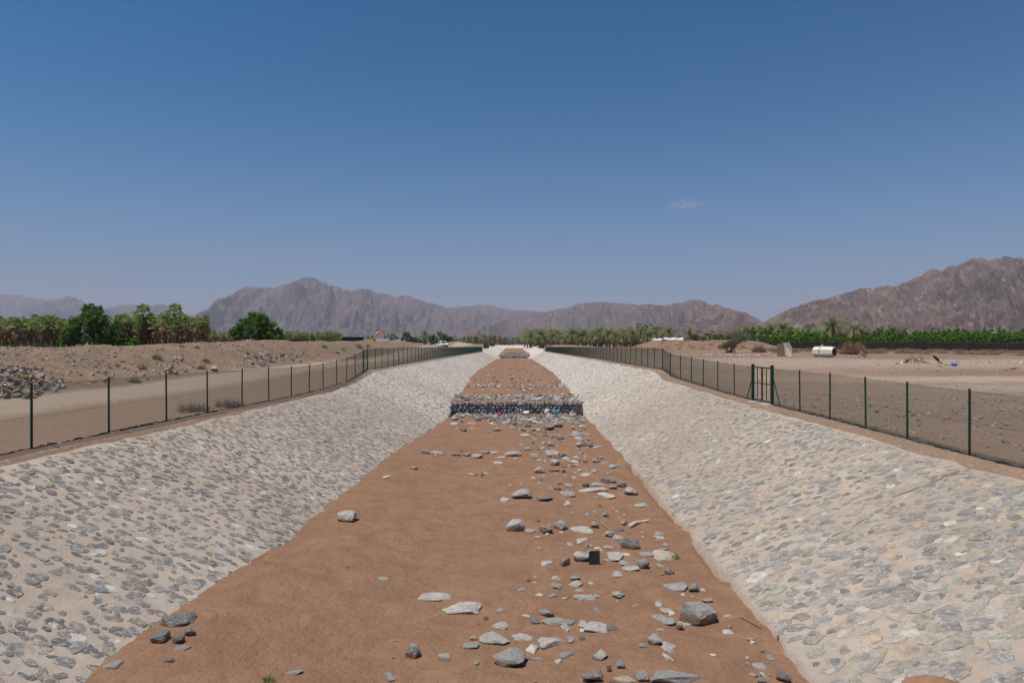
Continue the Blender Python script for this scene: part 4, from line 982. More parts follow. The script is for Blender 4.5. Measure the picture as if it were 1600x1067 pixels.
# ------------------------------------------------------------------ right side plantation
a = (WX(1065, 188), 188, float(gz(WX(1065, 188), 188))); 
net_wall('long black shade-net wall in front of the green plantation on the right', (WX(1062, 190), 190, WZ(545, 190)), (WX(1720, 122), 122, WZ(552, 122)), WZ(534.5, 190) - WZ(545, 190), WZ(536, 122) - WZ(552, 122), npost=26)
def wallY(px): return 1 / lerp(1 / 190., 1 / 122., (px - 1062) / (1720 - 1062.))
BN = [banana(60 + i, 3.4 + .3 * i) for i in range(3)]; rs = np.random.default_rng(5); k = 0
for px in list(np.arange(1150, 1340, 5.0)) + list(np.arange(1190, 1275, 7.0)):
    px = px + rs.uniform(-2, 2); Y = wallY(px) + rs.uniform(10, 26); x = WX(px, Y); z = WZ(541, Y); H = (3.4, 3.7, 4.0)[k % 3] * 1.02
    top = rs.uniform(504, 518) if px < 1280 else rs.uniform(512, 522)
    sc = (WZ(top, Y) - z) / H
    if k < 3: o = BN[k]; o.location = (x, Y, z); o.scale = (sc,) * 3
    else: o = copy_thing(BN[k % 3], (x, Y, z), rs.uniform(0, 6.28), sc)
    tag(o, 'banana plant standing above the hedge behind the black net wall', 'banana plant', 'banana plants behind the net wall'); k += 1
def bush_src(seed, leaf, W_=4.0, H=3.0, size=.2, cl=90, n=26):
    r = empty('bush'); tree_parts(r, W_, H, H * .3, [(0, 0, .5, .5), (-.5, 0, .4, .4), (.5, .1, .42, .42), (0, .4, .35, .4)], seed, leaf, size, n, cl); return r
BU = [bush_src(70, M['leafbright']), bush_src(71, M['leafmid']), bush_src(72, M['leafbright'], 4, 3, .24), bush_src(73, M['leafgrey'], 4, 3, .12, 110)]
k = 0
def place_bush(kind, px, Y, z, W_, H, label, cat='bush', group=None):
    global k
    src = BU[kind]; sc = (W_ / 4.4, W_ / 4.4, H / 3.0)
    if not src.get('label'): o = src; o.location = (WX(px, Y), Y, z); o.scale = sc
    else: o = copy_thing(src, (WX(px, Y), Y, z), random.uniform(0, 6.28), sc)
    tag(o, label, cat, group); return o
for px in np.arange(1172, 1720, 9.5):
    p = px + rs.uniform(-4, 4); Y = wallY(p) + rs.uniform(3, 7); z = WZ(541, Y); top = rs.uniform(518, 528) if p < 1370 else rs.uniform(514, 527)
    place_bush([0, 2, 1][int(px * 7) % 3], p, Y, z, rs.uniform(2.6, 4.0), (WZ(top, Y) - z), 'leafy green bush in the hedge row just behind the black net wall', group='hedge bushes behind the net wall')
for px in np.arange(1345, 1740, 11):
    p = px + rs.uniform(-5, 5); Y = wallY(p) + rs.uniform(12, 22); z = WZ(541, Y); top = rs.uniform(506, 521)
    place_bush([1, 0, 1, 2][int(px * 3) % 4], p, Y, z, rs.uniform(3.5, 6.0), (WZ(top, Y) - z), 'taller leafy tree in the second row behind the black net wall', 'tree', 'taller trees behind the net wall')
place_bush(0, 1127, 172, WZ(540, 172), 6.0, 3.6, 'bright yellow-green bush left of the leaning shrub')
place_bush(3, 1093, 185, WZ(540, 185), 9.5, 4.0, 'wide grey-green feathery bush right of the white shelter')
place_bush(3, 1112, 190, WZ(540, 190), 7.5, 4.2, 'second grey-green bush behind the wide feathery one')
place_bush(3, 1055, 178, WZ(541, 178), 2.6, 1.8, 'small grey-green shrub in front of the white shelter')
for j, (px, W2) in enumerate(((1142, 6), (1155, 6.5))):
    me = scrub('brush', W2, 5.4, 80 + j, M['greybrush'], 1500, .035); o = link('bare_shrub', me, None, None, (WX(px, 178), 178, WZ(541, 178))); tag(o, ('grey-brown leafless shrub rising behind the leaning green bush', 'grey-brown leafless shrub next to the banana plants')[j], 'shrub')
DHT = (2.9, 3.5, 4.4, 3.2); DP = [date_palm(40 + i, h, 60, 3.3) for i, h in enumerate(DHT)]; DH = tuple(h + 2.4 for h in DHT); kk = 0
def place_date(px, Y, base, top, label, group=None):
    global kk
    i = kk % 4; z = WZ(base, Y); sc = (WZ(top, Y) - z) / DH[i]
    if kk < 4: o = DP[i]; o.location = (WX(px, Y), Y, z); o.scale = (sc,) * 3
    else: o = copy_thing(DP[i], (WX(px, Y), Y, z), rs.uniform(0, 6.28), sc)
    tag(o, label, 'palm tree', group); kk += 1
for px, Y, b, t, lab in ((1045, 195, 538, 505, 'tallest date palm rising behind the white shelter'), (1076, 200, 538, 510, 'date palm between the white shelter and the feathery bush'), (1000, 240, 541, 506, 'tall date palm near the right end of the grove'),
    (937, 270, 541, 506, 'tall date palm in the middle of the grove'), (894, 300, 541, 507, 'tallest date palm near the left part of the grove'), (952, 255, 541, 508, 'date palm just right of the middle tall one'), (987, 235, 541, 511, 'date palm left of the grove\'s right end'),
    (1302, 168, 541, 491, 'tall date palm above the hedge, left of the pair on the right'), (1337, 165, 541, 495, 'date palm silhouetted above the hedge, right of the pair'), (1296, 180, 541, 500, 'shorter date palm leaning left beside the tall pair'),
    (1204, 190, 541, 499, 'date palm above the banana plants'), (1221, 192, 541, 497, 'date palm above the banana plants, right of its twin'), (1393, 175, 541, 502, 'date palm top above the trees between wall posts'), (1165, 195, 541, 504, 'date palm behind the left end of the banana plants'),
    (1414, 178, 541, 509, 'low date palm just right of the palm top on the right'), (904, 310, 541, 511, 'date palm right of the tallest left one in the grove')):
    place_date(px, Y, b, t, lab, 'date palms on the right')
for px in np.arange(824, 1034, 3.6):
    Y = ip(px, [(822, 372), (900, 300), (1035, 218)]); Y = float(Y) + rs.uniform(-4, 10)
    place_date(px + rs.uniform(-2, 2), Y, 541.5, rs.uniform(510, 522), 'date palm in the dense grove beyond the right fence', 'date palms of the grove')
for px in np.arange(822, 1040, 5.5):
    Y = float(ip(px, [(822, 372), (900, 300), (1035, 218)])) + rs.uniform(18, 45)
    place_date(px + rs.uniform(-3, 3), Y, 541, rs.uniform(509, 516), 'date palm in the dense grove beyond the right fence', 'date palms of the grove')
for px in np.arange(742, 826, 3.6):
    place_date(px + rs.uniform(-2, 2), rs.uniform(520, 640), 537, rs.uniform(519, 526) + (4 if px > 785 else 0), 'distant date palm in the line closing the valley beyond the channel', 'distant palms beyond the channel')
for px in np.arange(704, 745, 4.5):
    place_date(px + rs.uniform(-2, 2), rs.uniform(400, 460), 538, rs.uniform(521, 527), 'distant date palm left of the channel behind the sand heaps', 'distant palms left of the channel')
for px, t in ((663, 513), (655, 526)): place_date(px, 330, 537, t, ('large bushy date palm standing alone beyond the earth ridge', 'small date palm beside the large bushy one')[t > 520], 'distant palms left of the channel')
for px in (574, 582, 607, 611, 617, 620): place_date(px, 420, 534, rs.uniform(519, 524), 'small distant palm behind the excavator and truck', 'palms behind the machines')
for j, (px, W2, t, lf, lab) in enumerate(((636, 5, 517, 0, 'round dark green tree behind the truck'), (691, 10, 517, 1, 'dark green tree above the white car'), (675, 8, 521, 2, 'low green tree between bushy palm and white car'), (700, 9, 524, 1, 'low green bush right of the tree above the car'), (648, 7, 526, 2, 'low scrubby tree left of the bushy palm'))):
    T(px, 340 + 4 * j, W2 * .9 + 2, t, 90 + j, M['leafdark'], lab, size=.4, cl=80, n=24)
for j, (px, W2, t) in enumerate(((1008, 19, 501), (1022, 20, 506), (992, 14, 508), (1030, 14, 514), (975, 12, 510))):
    T(px, 420, W2, t, 110 + j, M['leafdark'], ('tallest dark tree of the clump behind the grove', 'wide dark tree right in the clump behind the grove', 'dark tree left in the clump behind the grove', 'lowest dark tree at the right of the clump', 'dark tree half hidden by the grove palms')[j], size=.5, cl=110, n=26)
# far tree belts that read as one mass
mb = MB(); rs2 = np.random.default_rng(6)
C = []; R_ = []
for _ in range(900):
    Y = rs2.uniform(560, 900); px = rs2.uniform(560, 1060); C.append((WX(px, Y), Y, WZ(538, Y) + rs2.uniform(0, 5.5 if px > 740 else 3))); R_.append(rs2.uniform(1.2, 3.2))
leaf_quads(mb, C, 16, R_, .9, rs2); tag(mb.build('tree_belt', M['leafgrey']), 'far hazy belt of green trees across the valley floor', 'tree belt', kind='stuff')

# leaning bush on dark branches in front of the net wall
rt = empty('leaning_bush', (WX(1150, 122), 122, float(gz(WX(1150, 122), 122)))); tag(rt, 'uprooted green bush leaning over dark branches before the net wall', 'bush')
mb = MB(); rs2 = np.random.default_rng(8); C = [(t * 4.4 - 2.6 + rs2.normal() * .3, rs2.normal() * .5, .9 + t * 1.9 + rs2.normal() * .22) for t in rs2.random(150)]; leaf_quads(mb, C, 26, .5, .11, rs2, updown=.5); mb.build('crown', M['leafgrey'], rt)
g = MB()
for _ in range(16): e = C[rs2.integers(150)]; g.tube([(-.6 + rs2.uniform(-1.2, .6), 0, -.1), (e[0] * .4 - .8, e[1], e[2] * .45), e], [.07, .05, .02], 5)
g.tube([(.3, -.2, .8), (1.8, -.3, .9), (3.0, -.3, .55)], .05, 5); g.build('branches', M['bark'], rt)

# dry scrub along the right berm and tufts on the left berm
SC = [scrub('scrub', 2.6, 1.0, 30 + i, M['straw'], 420, .03) for i in range(3)]; SG = scrub('scrub', .9, .55, 35, M['strawgreen'], 260, .014); SB = scrub('scrub', 2.0, .95, 36, M['greybrush'], 230, .012)
rs2 = np.random.default_rng(12)
def scrub_mass(n, f, smin, smax, zs, label):
    mb = MB(); S3 = [(np.array([v.co[:] for v in me.vertices]), [tuple(p.vertices) for p in me.polygons][::2]) for me in SC]
    for k_ in range(n):
        x, y = f(); a = rs2.uniform(0, 6.28); V, Fc = S3[k_ % 3]; s_ = rs2.uniform(smin, smax)
        V = V * np.array((s_, s_, s_ * zs)); V = np.stack([V[:, 0] * math.cos(a) - V[:, 1] * math.sin(a), V[:, 0] * math.sin(a) + V[:, 1] * math.cos(a), V[:, 2]], 1)
        mb.add(V + np.array((x, y, float(gz(x, y)) - .06)), Fc)
    tag(mb.build('dry_scrub', M['straw']), label, 'scrub', kind='stuff')
def f1(): px = rs2.uniform(1190, 1640); Y = max(70, 128 - .42 * (WX(px, 112) - 50) + rs2.uniform(-10, 7)); return WX(px, Y), Y
def f2(): px = rs2.uniform(985, 1190); Y = rs2.uniform(141, 155); return WX(px, Y), Y
scrub_mass(300, f1, .35, .95, .75, 'low brown dry scrub covering the earth berm before the net wall')
scrub_mass(200, f2, .2, .55, .6, 'small dry scrub on the brown berm below the white shelter')
me = scrub('brush', 5.0, 2.6, 39, M['straw'], 1800, .03); x = WX(1333, 112); tag(link('dry_shrub', me, None, None, (x, 112, float(gz(x, 112)))), 'big domed brown dry shrub right of the white tank', 'shrub')
me = scrub('brush', 3.2, 1.6, 38, M['greybrush'], 900, .025); x = WX(1186, 124); tag(link('dry_shrub', me, None, None, (x, 124, float(gz(x, 124)))), 'grey dry shrub left of the standing tank shell', 'shrub')
def unproj(px, py, f, lo=24., hi=400.):
    """nearest ground hit of the ray through a pixel"""
    lo = max(lo, 13.5 * F / abs(px - VPX)); Yv = np.geomspace(lo, hi, 900); z = f(WX(px, Yv), Yv); zr = CZ + (HY - py) / F * Yv; i = int(np.argmax(zr <= z)); Y = float(Yv[i]); return WX(px, Y), Y, float(z[i])
for px, py, s_, lab in ((245, 562, 1.3, 'green-yellow tuft at mid height of the left berm, leftmost upper'), (222, 576, 1.0, 'olive tuft low on the left berm slope'), (183, 573, .6, 'brownish tuft on the left berm'), (210, 598, 1.2, 'widest olive tuft at the foot of the left berm'), (38, 619, 1.2, 'green grass tuft at the foot of the grey rock heap'),
    (322, 566, 1.0, 'green tuft high on the left berm below the palm gap'), (315, 577, 1.1, 'olive tuft beside the pale boulder on the berm'), (283, 543, .8, 'small green tuft near the berm top, left one'), (308, 544, .8, 'small green tuft near the berm top, right one'), (266, 582, .8, 'yellow tuft at the berm foot near the fence posts'),
    (410, 573, .7, 'small green tuft by the track at the berm foot'), (561, 543, 2.2, 'dark green shrub on the brown hummock left of the fence step'), (507, 544, 1.5, 'brown dry tuft on the berm right of the small palms'), (527, 553, 1.2, 'grey tuft on the hummock slope'), (536, 547, 1.2, 'yellow-green tuft on the hummock'), (575, 542, 1.5, 'yellow flowering tuft at the hummock top')):
    x, Y, z = unproj(px, py, gz); o = link('grass_tuft', SG, None, None, (x, Y, z - .03)); o.scale = (s_, s_, s_ * .9); tag(o, lab, 'tuft', 'tufts on the left berm')
for px, py, lab in ((297, 642, 'grey dry weed patch behind the left fence, left of two'), (352, 634, 'grey dry weed patch behind the left fence, right of two')):
    for q in (0, 1):
        Y = 2.75 * F / (py - HY) ; x = WX(px + q * 14, Y); o = link('dry_weeds', SB, None, None, (x, Y, float(gz(x, Y)))); o.scale = (.7, .7, .62); tag(o, lab + (', nearer half' if q else ', farther half'), 'weeds', 'dry weeds behind the left fence')
# little plants in the bed
SG2 = scrub('scrub', .2, .13, 37, M['leafbright'], 70, .005)
for px, py, s_, lab in ((841, 815, .8, 'tiny green sprout on sand behind the pitted boulder'), (826, 908, .8, 'tiny dark sprout alone on the open sand'), (759, 967, .9, 'tiny green sprout right of the long pale slabs'), (419, 1062, 1.3, 'small green tuft on sand at the bottom left edge'), (1056, 873, 1.5, 'green tuft at the right bank foot beside the cream slab'), (937, 791, .9, 'tiny green sprout below the pale slab on the right'), (543, 884, .6, 'tiny sprout on the empty sand at left')):
    Y = CZ * F / (py - HY); x = WX(px, Y); Y = (CZ - float(sandz(x, Y))) * F / (py - HY); x = WX(px, Y); o = link('sprout', SG2, None, None, (x, Y, float(sandz(x, Y)) - .01)); o.scale = (s_,) * 3; tag(o, lab, 'plant', 'small plants in the bed')
Y = 53.2; me = scrub('brush', 1.5, 1.0, 41, M['greybrush'], 420, .014); tag(link('dry_bush', me, None, None, (WX(904, Y), Y, .05)), 'brown dry bush at the right end of the gabion wall', 'shrub')

# ------------------------------------------------------------------ loose stone on berms and field
STC = [(.36, .29, .23), (.42, .36, .30), (.22, .18, .15), (.30, .29, .28)]
rubble('loose_stones', [(-46, -28.5, 30, 60, 2600), (-48, -28.5, 60, 110, 3400), (-48, -28, 110, 180, 1300)], seed=21, cols=[(.30, .23, .17), (.40, .34, .28), (.17, .13, .105), (.25, .215, .18)], zf=lambda x, y: gz(x, y) - .02, sizes=(.04, .17), lab=('loose stones littering the left gravel berm', 'stones'))
rubble('loose_stones', [(12.6, 30, 17, 40, 1900), (14, 60, 40, 100, 2200), (-13, -12.7, 16, 56, 60), (30, 90, 60, 72, 500), (24, 80, 88, 108, 500)], seed=22, cols=STC, zf=gz, sizes=(.025, .11), lab=('loose stones scattered over the right gravel field', 'stones'))
rs2 = np.random.default_rng(31); n_ = 0
for (x0, x1, y0, y1, cnt, smin, smax, lab, grp) in ((-8, 66, 577, 624, 60, .13, .33, 'brown or grey boulder in the rock heap at the far left edge', 'rocks heaped at the left edge'),):
    for j in range(cnt):
        px = rs2.uniform(x0, x1); py = rs2.uniform(y0, y1)
        if x0 < 0 and py < 577 + max(0, (px - 30)) * .5: py += 14
        x, Y, z = unproj(px, py, gz, 25); s_ = rs2.uniform(smin, smax)
        if x0 < 0: z += rs2.uniform(0, .30)
        o = link('rock', BOULD[j % 10], None, None, (x, Y, z + s_ * .15)); o.scale = (s_, s_ * .8, s_ * rs2.uniform(.5, .8)); o.rotation_euler = tuple(rs2.uniform(-.4, .4, 2)) + (rs2.uniform(0, 6.28),)
        o.color = (*[(.36, .25, .15), (.30, .29, .28), (.38, .31, .23), (.20, .155, .12)][j % 4], 1); tag(o, lab, 'rock', grp)
mb = MB()
for (x0, x1, y0, y1, cnt, smin, smax) in ((-8, 66, 577, 624, 160, .08, .24), (66, 100, 594, 612, 26, .10, .34), (383, 432, 553, 575, 60, .12, .38), (440, 474, 550, 566, 24, .15, .4), (255, 290, 560, 586, 22, .12, .36), (100, 250, 560, 600, 30, .1, .25)):
    for j in range(cnt):
        px = rs2.uniform(x0, x1); py = rs2.uniform(y0, y1); x, Y, z = unproj(px, py, gz, 25); s_ = rs2.uniform(smin, smax); V, Fc = LOWG[rs2.integers(len(LOWG))]
        mb.add(V * np.array((s_, s_ * .8, s_ * rs2.uniform(.5, .8))) @ np.array(Euler(rs2.uniform(-.5, 6, 3)).to_matrix()).T + np.array((x, Y, z + s_ * .2)), Fc, 0, [(.36, .27, .18), (.30, .30, .295), (.42, .39, .35), (.22, .19, .165)][j % 4])
o = mb.build('loose_stones', M['rubble'], cols=True); o['kind'] = 'stuff'; o['label'] = 'broken stones of the heaps on the left gravel berm'; o['category'] = 'stones'
x, Y, z = unproj(336, 580, gz, 25); o = link('rock', BOULD[3], None, None, (x, Y, z + .15)); o.scale = (.55, .45, .4); o.color = (.52, .47, .42, 1); tag(o, 'single pale round boulder at the berm foot beside the track', 'rock')

# ------------------------------------------------------------------ litter and small things in the bed
def bedpos(px, py):
    Y = CZ * F / (py - HY)
    for _ in range(4): Y = (CZ - float(sandz(WX(px, Y), Y))) * F / (py - HY)
    return WX(px, Y), Y, float(sandz(WX(px, Y), Y))
def lump(name, px, py, dims, mat, label, cat, seed=1, rz=0):
    x, Y, z = bedpos(px, py)
    if py < 650: Y = 53.45; x = WX(px, Y); z = float(sandz(x, Y)) + .06
    me = rock_mesh(name, seed, 12, 3, .22); me.materials.append(M[mat]); me.polygons.foreach_set('use_smooth', [True] * len(me.polygons))
    o = link(name, me, None, None, (x, Y, z + dims[2] * .7)); o.scale = dims; o.rotation_euler.z = rz; return tag(o, label, cat)
lump('plastic_bag', 823, 646, (.33, .2, .17), 'bag', 'crumpled white bag at the foot of the gabion wall, left one', 'plastic bag', 501)
lump('plastic_bag', 855, 646, (.36, .2, .24), 'bag', 'peaked white bag against the gabion wall, left of the blue one', 'plastic bag', 502)
lump('plastic_bag', 869, 646, (.34, .2, .2), 'bluebag', 'blue patterned plastic bag against the gabion wall', 'plastic bag', 503)
lump('plastic_bag', 896, 646, (.32, .2, .2), 'bag', 'white bag near the dry bush at the right end of the wall', 'plastic bag', 504)
lump('cloth', 776, 646, (.38, .15, .07), 'pink', 'bright pink cloth lying along the foot of the gabion wall', 'cloth', 505)
x, Y, z = WX(745, 55.2), 55.2, float(sandz(-3, 55.2)); me = rock_mesh('scrap', 511, 9, 0); me.materials.append(M['bag']); o = link('plastic_scrap', me, None, None, (x, Y, z + .12)); o.scale = (.12, .08, .26); tag(o, 'pointed white scrap standing on top of the gabion wall at left', 'scrap')
lump('plastic_scrap', 681, 713, (.08, .07, .08), 'yellow', 'yellow plastic scrap beside the leftmost rock of the upper row', 'scrap', 506)
lump('plastic_scrap', 715, 715, (.16, .08, .04), 'salmon', 'salmon plastic scrap in front of a dark rock in the upper row', 'scrap', 507)
lump('plastic_scrap', 738, 743, (.09, .06, .04), 'yellow', 'orange scrap in the small rock heap below the upper row', 'scrap', 508)
lump('litter', 952, 1048, (.05, .05, .08), 'inner', 'crumpled brown and white wrapper at the bottom edge', 'litter', 509)
lump('wood_scrap', 753, 640 + 105, (.05, .04, .03), 'red', 'small red scrap beside the dark v-shaped rock', 'scrap', 510)
# black panel
x, Y, z = bedpos(929, 882); rt = empty('black_panel', (x, Y, z), .08); rt.rotation_euler.x = -.12; tag(rt, 'small upright black mesh panel with two thin legs among the rocks', 'panel')
w2, h2 = 16.5 * Y / F, 20 * Y / F; g = MB(); g.box((0, 0, h2 / 2 + .02), (w2 - .02, .012, h2 - .02)); g.build('board', M['blackp'], rt)
g = MB()
for sx in (-1, 1): g.tube([(sx * w2 / 2, 0, -.1), (sx * w2 / 2, 0, h2 + .02)], .008, 5)
for zz in (.02, h2 + .01): g.tube([(-w2 / 2, 0, zz), (w2 / 2, 0, zz)], .008, 5)
g.tube([(w2 / 2, 0, h2 * .78), (w2 / 2 + .06, 0, h2 * .78)], .006, 4); g.build('frame', M['blackhose'], rt)
def stick(name, pix, r, mat, label, lift=.05, cat='stick'):
    g = MB(); P = [bedpos(px, py) for px, py in pix]; b = Vector(P[0]); n = len(P)
    g.tube([tuple(Vector(p) - b + Vector((0, 0, lift * (1 + .6 * math.sin(i * 2.1))))) for i, p in enumerate(P)], [r * (1 - .5 * i / max(1, n - 1)) for i in range(n)], 6); o = g.build(name, M[mat], None, b); return tag(o, label, cat)
stick('driftwood', [(983, 825), (993, 820), (1003, 816), (1014, 815)], .055, 'cream', 'thick bleached driftwood lying near the right bank', .05, 'driftwood')
stick('stick', [(924, 816), (938, 821), (952, 830)], .02, 'stick', 'pale forked stick leaning over rocks behind the black panel', .1)
stick('stick', [(708, 708), (716, 709), (722, 705), (730, 703)], .02, 'stick', 'thin bent stick above the upper row of rocks', .12)
stick('stick', [(918, 734), (930, 738)], .012, 'stick', 'orange twig behind the dark blocky boulder', .06)
stick('stick', [(836, 655), (834, 650)], .018, 'cream', 'short pale stick in front of the white bag', .12)
x0 = drape  # keep name
for j, pts in enumerate(([(1155, 964), (1172, 972), (1190, 977)], [(1158, 965), (1176, 974), (1188, 980)])):
    P = []
    for px, py in pts:
        lo, hi = 5., 60.
        for _ in range(40):
            y = (lo + hi) / 2
            if WZ(py, y) > float(bankz(1, abs(WX(px, y)), y)): lo = y
            else: hi = y
        P.append(Vector((WX(px, lo), lo, WZ(py, lo) + .03)))
    g = MB(); g.tube([tuple(p - P[0]) for p in P], .009, 5); tag(g.build('stick', M['stick'], None, P[0]), ('brown twig lying across the foot of the right bank, upper of two', 'brown twig lying across the foot of the right bank, lower of two')[j], 'stick')
# hoop of wire beside the dark pile, left
cx, cy, cz_ = bedpos(318, 968); g = MB(); g.tube([(math.cos(a) * .2, math.sin(a) * .28, .03 + .02 * math.sin(a)) for a in np.linspace(-.9, 1.9, 16)], .0035, 4); tag(g.build('wire_loop', M['blackhose'], None, (cx, cy, cz_)), 'thin curved wire sticking out of sand right of the dark pile', 'wire')
# sand heap on the right bank at the bottom edge
A, B = np.meshgrid(np.linspace(-1, 1, 26), np.linspace(-1, 1, 26)); xx = 5.78 + A * .5; yy = 9.5 + B * .5; rr = np.sqrt(A ** 2 + B ** 2)
zz = bankz(1, xx, yy) - .05 + .24 * np.clip(1 - rr, 0, 1) ** 1.25 + .05 * fbm(xx * 3, yy * 3, 3, 4); tag(grid_mesh('sand_heap', xx, yy, zz, M['orsoil']), 'small heap of orange sand on the right bank at the bottom edge', 'sand heap')

# ------------------------------------------------------------------ dumped things on the right field
def fieldpos(px, py, lo=50): return unproj(px, py, gz, lo)
# standing broken shell
x, Y, z = WX(1227, 100), 100, float(gz(WX(1227, 100), 100)); rt = empty('tank_shell', (x, Y, z - .1), -.5); tag(rt, 'standing broken tank shell, brown inside and curved white outside', 'tank shell')
V = []; Fc = []; nn = 12
for i in range(nn + 1):
    a = lerp(-.25, 1.75, i / nn); 
    for zz, k2 in ((0, 1.0), (1.3, 1.0), (2.15, .82)):
        V.append((math.cos(a) * 1.0 * k2 + .0 - .25 * (zz > 2), math.sin(a) * .9 - .6, zz - .12 * abs(math.sin(i * 1.7)) * (zz > 2)))
for i in range(nn):
    for j in (0, 1): k3 = 3 * i + j; Fc.append((k3, k3 + 3, k3 + 4, k3 + 1))
g = MB(); g.add(V, Fc); o = g.build('white_outer_wall', M['white'], rt); md = o.modifiers.new('t', 'SOLIDIFY'); md.thickness = .07
g = MB(); g.box((-.55, -.35, .98), (1.05, .08, 1.95), 0, (0.0, -.08, .1)); g.box((-.95, -.33, 1.2), (.12, .1, 1.3), 0, (0, -.2, .1)); g.build('brown_inner_wall', M['inner'], rt)
# lying hexagonal tank
x, Y, z = WX(1288, 98), 98, float(gz(WX(1288, 98), 98)); rt = empty('tank', (x, Y, z + .75), -.95); tag(rt, 'big white faceted tank lying on its side with dark open end', 'tank')
V = []; Fc = []; ns = 8
prof = [(-1.55, .62), (-1.35, .82), (-.55, .9), (-.50, .95), (-.42, .95), (-.38, .9), (.9, .86), (1.55, .72)]
for px_, r in prof:
    for k in range(ns): a = 2 * math.pi * (k + .5) / ns; V.append((px_, math.cos(a) * r, math.sin(a) * r * .92))
for i in range(len(prof) - 1):
    for k in range(ns): Fc.append((i * ns + k, i * ns + (k + 1) % ns, (i + 1) * ns + (k + 1) % ns, (i + 1) * ns + k))
Fc.append(tuple(range(ns)))
g = MB(); g.add(V, Fc); o = g.build('shell', M['white'], rt); md = o.modifiers.new('t', 'SOLIDIFY'); md.thickness = .05
g = MB(); g.add([(1.50, math.cos(2 * math.pi * (k + .5) / ns) * .6, math.sin(2 * math.pi * (k + .5) / ns) * .55) for k in range(ns)] + [(.5, math.cos(2 * math.pi * (k + .5) / ns) * .72, math.sin(2 * math.pi * (k + .5) / ns) * .66) for k in range(ns)],
      [(k, (k + 1) % ns, ns + (k + 1) % ns, ns + k) for k in range(ns)] + [tuple(range(ns, 2 * ns))]); g.build('inner_lining', M['inner'], rt)
g = MB(); g.tube([(-.33 + .03 * math.sin(k), math.cos(k * .7 + .8) * .93, math.sin(k * .7 + .8) * .86) for k in range(5)], .03, 5); g.build('rust_strap', M['inner'], rt)
g = MB(); g.tube([(0, 0, 0), (0, 0, .12), (.02, 0, .2)], [.16, .17, .08], 9); tag(g.build('yellow_tub', M['yellow'], None, (x - .3, Y, z + 1.58)), 'small yellow tub on top of the lying white tank', 'tub')
# small white piece
x, Y, z = WX(1348, 95), 95, float(gz(WX(1348, 95), 95)); rt = empty('tank_fragment', (x, Y, z), .2); tag(rt, 'small broken white tank piece lying right of the dry shrub', 'tank piece')
g = MB(); g.box((.1, 0, .38), (1.0, .06, .5), 0, (.3, .6, .1)); g.box((-.45, .05, .25), (.8, .06, .35), 0, (.3, -.35, .2)); g.build('white_plate', M['white'], rt); g = MB(); g.box((.15, -.05, .32), (1.2, .05, .1), 0, (.3, .6, .1)); g.build('brown_strap', M['inner'], rt)
# rubbish heap
rs2 = np.random.default_rng(15)
for j in range(44):
    px = rs2.normal(1424, 15); py = 569 - rs2.random() * 3; x, Y, z = fieldpos(px, py); hgt = max(0, 1 - abs(px - 1428) / 24) * .75
    me = rock_mesh('scrap', 600 + j, 8, 0); mt = ['white', 'inner', 'stick', 'straw', 'inner', 'orsoil', 'tarp'][rs2.integers(7)]; me.materials.append(M[mt])
    o = link('scrap', me, None, None, (x, Y, z + hgt * rs2.random() + .05)); o.scale = tuple(rs2.uniform((.1, .06, .05), (.38, .25, .2))); o.rotation_euler = tuple(rs2.uniform(-1, 1, 3)); tag(o, 'piece of rubble and rubbish in the dumped heap on the right field', 'rubbish', 'rubbish heap on the right field')
x, Y, z = fieldpos(1434, 568); g = MB()
for j in range(9): g.tube([(rs2.uniform(-1, .5), rs2.uniform(-.3, .3), .1), (rs2.uniform(-1, 1.2), rs2.uniform(-.3, .3), rs2.uniform(.5, 1.1))], .03, 4)
tag(g.build('dead_branches', M['stick'], None, (x, Y, z)), 'dead branches poking out of the rubbish heap', 'branches')
x, Y, z = fieldpos(1464, 570); rt = empty('bent_pipe', (x, Y, z)); tag(rt, 'bent black pipe with yellow ends leaning beside the rubbish heap', 'pipe'); k_ = Y / F
g = MB(); g.tube([(-6.5 * k_, 0, 14 * k_), (-2 * k_, 0, 11 * k_), (3 * k_, 0, 6.5 * k_)], [.09, .14, .12], 7); g.build('pipe', M['blackhose'], rt)
g = MB(); g.tube([(3 * k_, 0, 6.5 * k_), (5.5 * k_, 0, 5 * k_), (7.5 * k_, 0, 1.5 * k_)], [.16, .2, .08], 7); g.build('lower_yellow_end', M['yellow'], rt)
g = MB(); g.tube([(-8.5 * k_, 0, 11 * k_), (-6.5 * k_, 0, 12.5 * k_), (-4.5 * k_, 0, 11 * k_)], [.04, .08, .05], 6); g.build('upper_yellow_end', M['yellow'], rt)
x, Y, z = fieldpos(1491, 572); rt = empty('drum', (x, Y, z + .15), .1); tag(rt, 'small blue drum lying at the right end of the rubbish', 'drum')
g = MB(); g.tube([(-.24, 0, 0), (-.1, 0, 0), (0, 0, 0), (.1, 0, 0), (.24, 0, 0)], [.14, .145, .155, .145, .14], 12); g.build('body', M['blue'], rt); g = MB(); g.tube([(.235, 0, 0), (.26, 0, 0)], .15, 12); g.build('rim', M['blue'], rt)
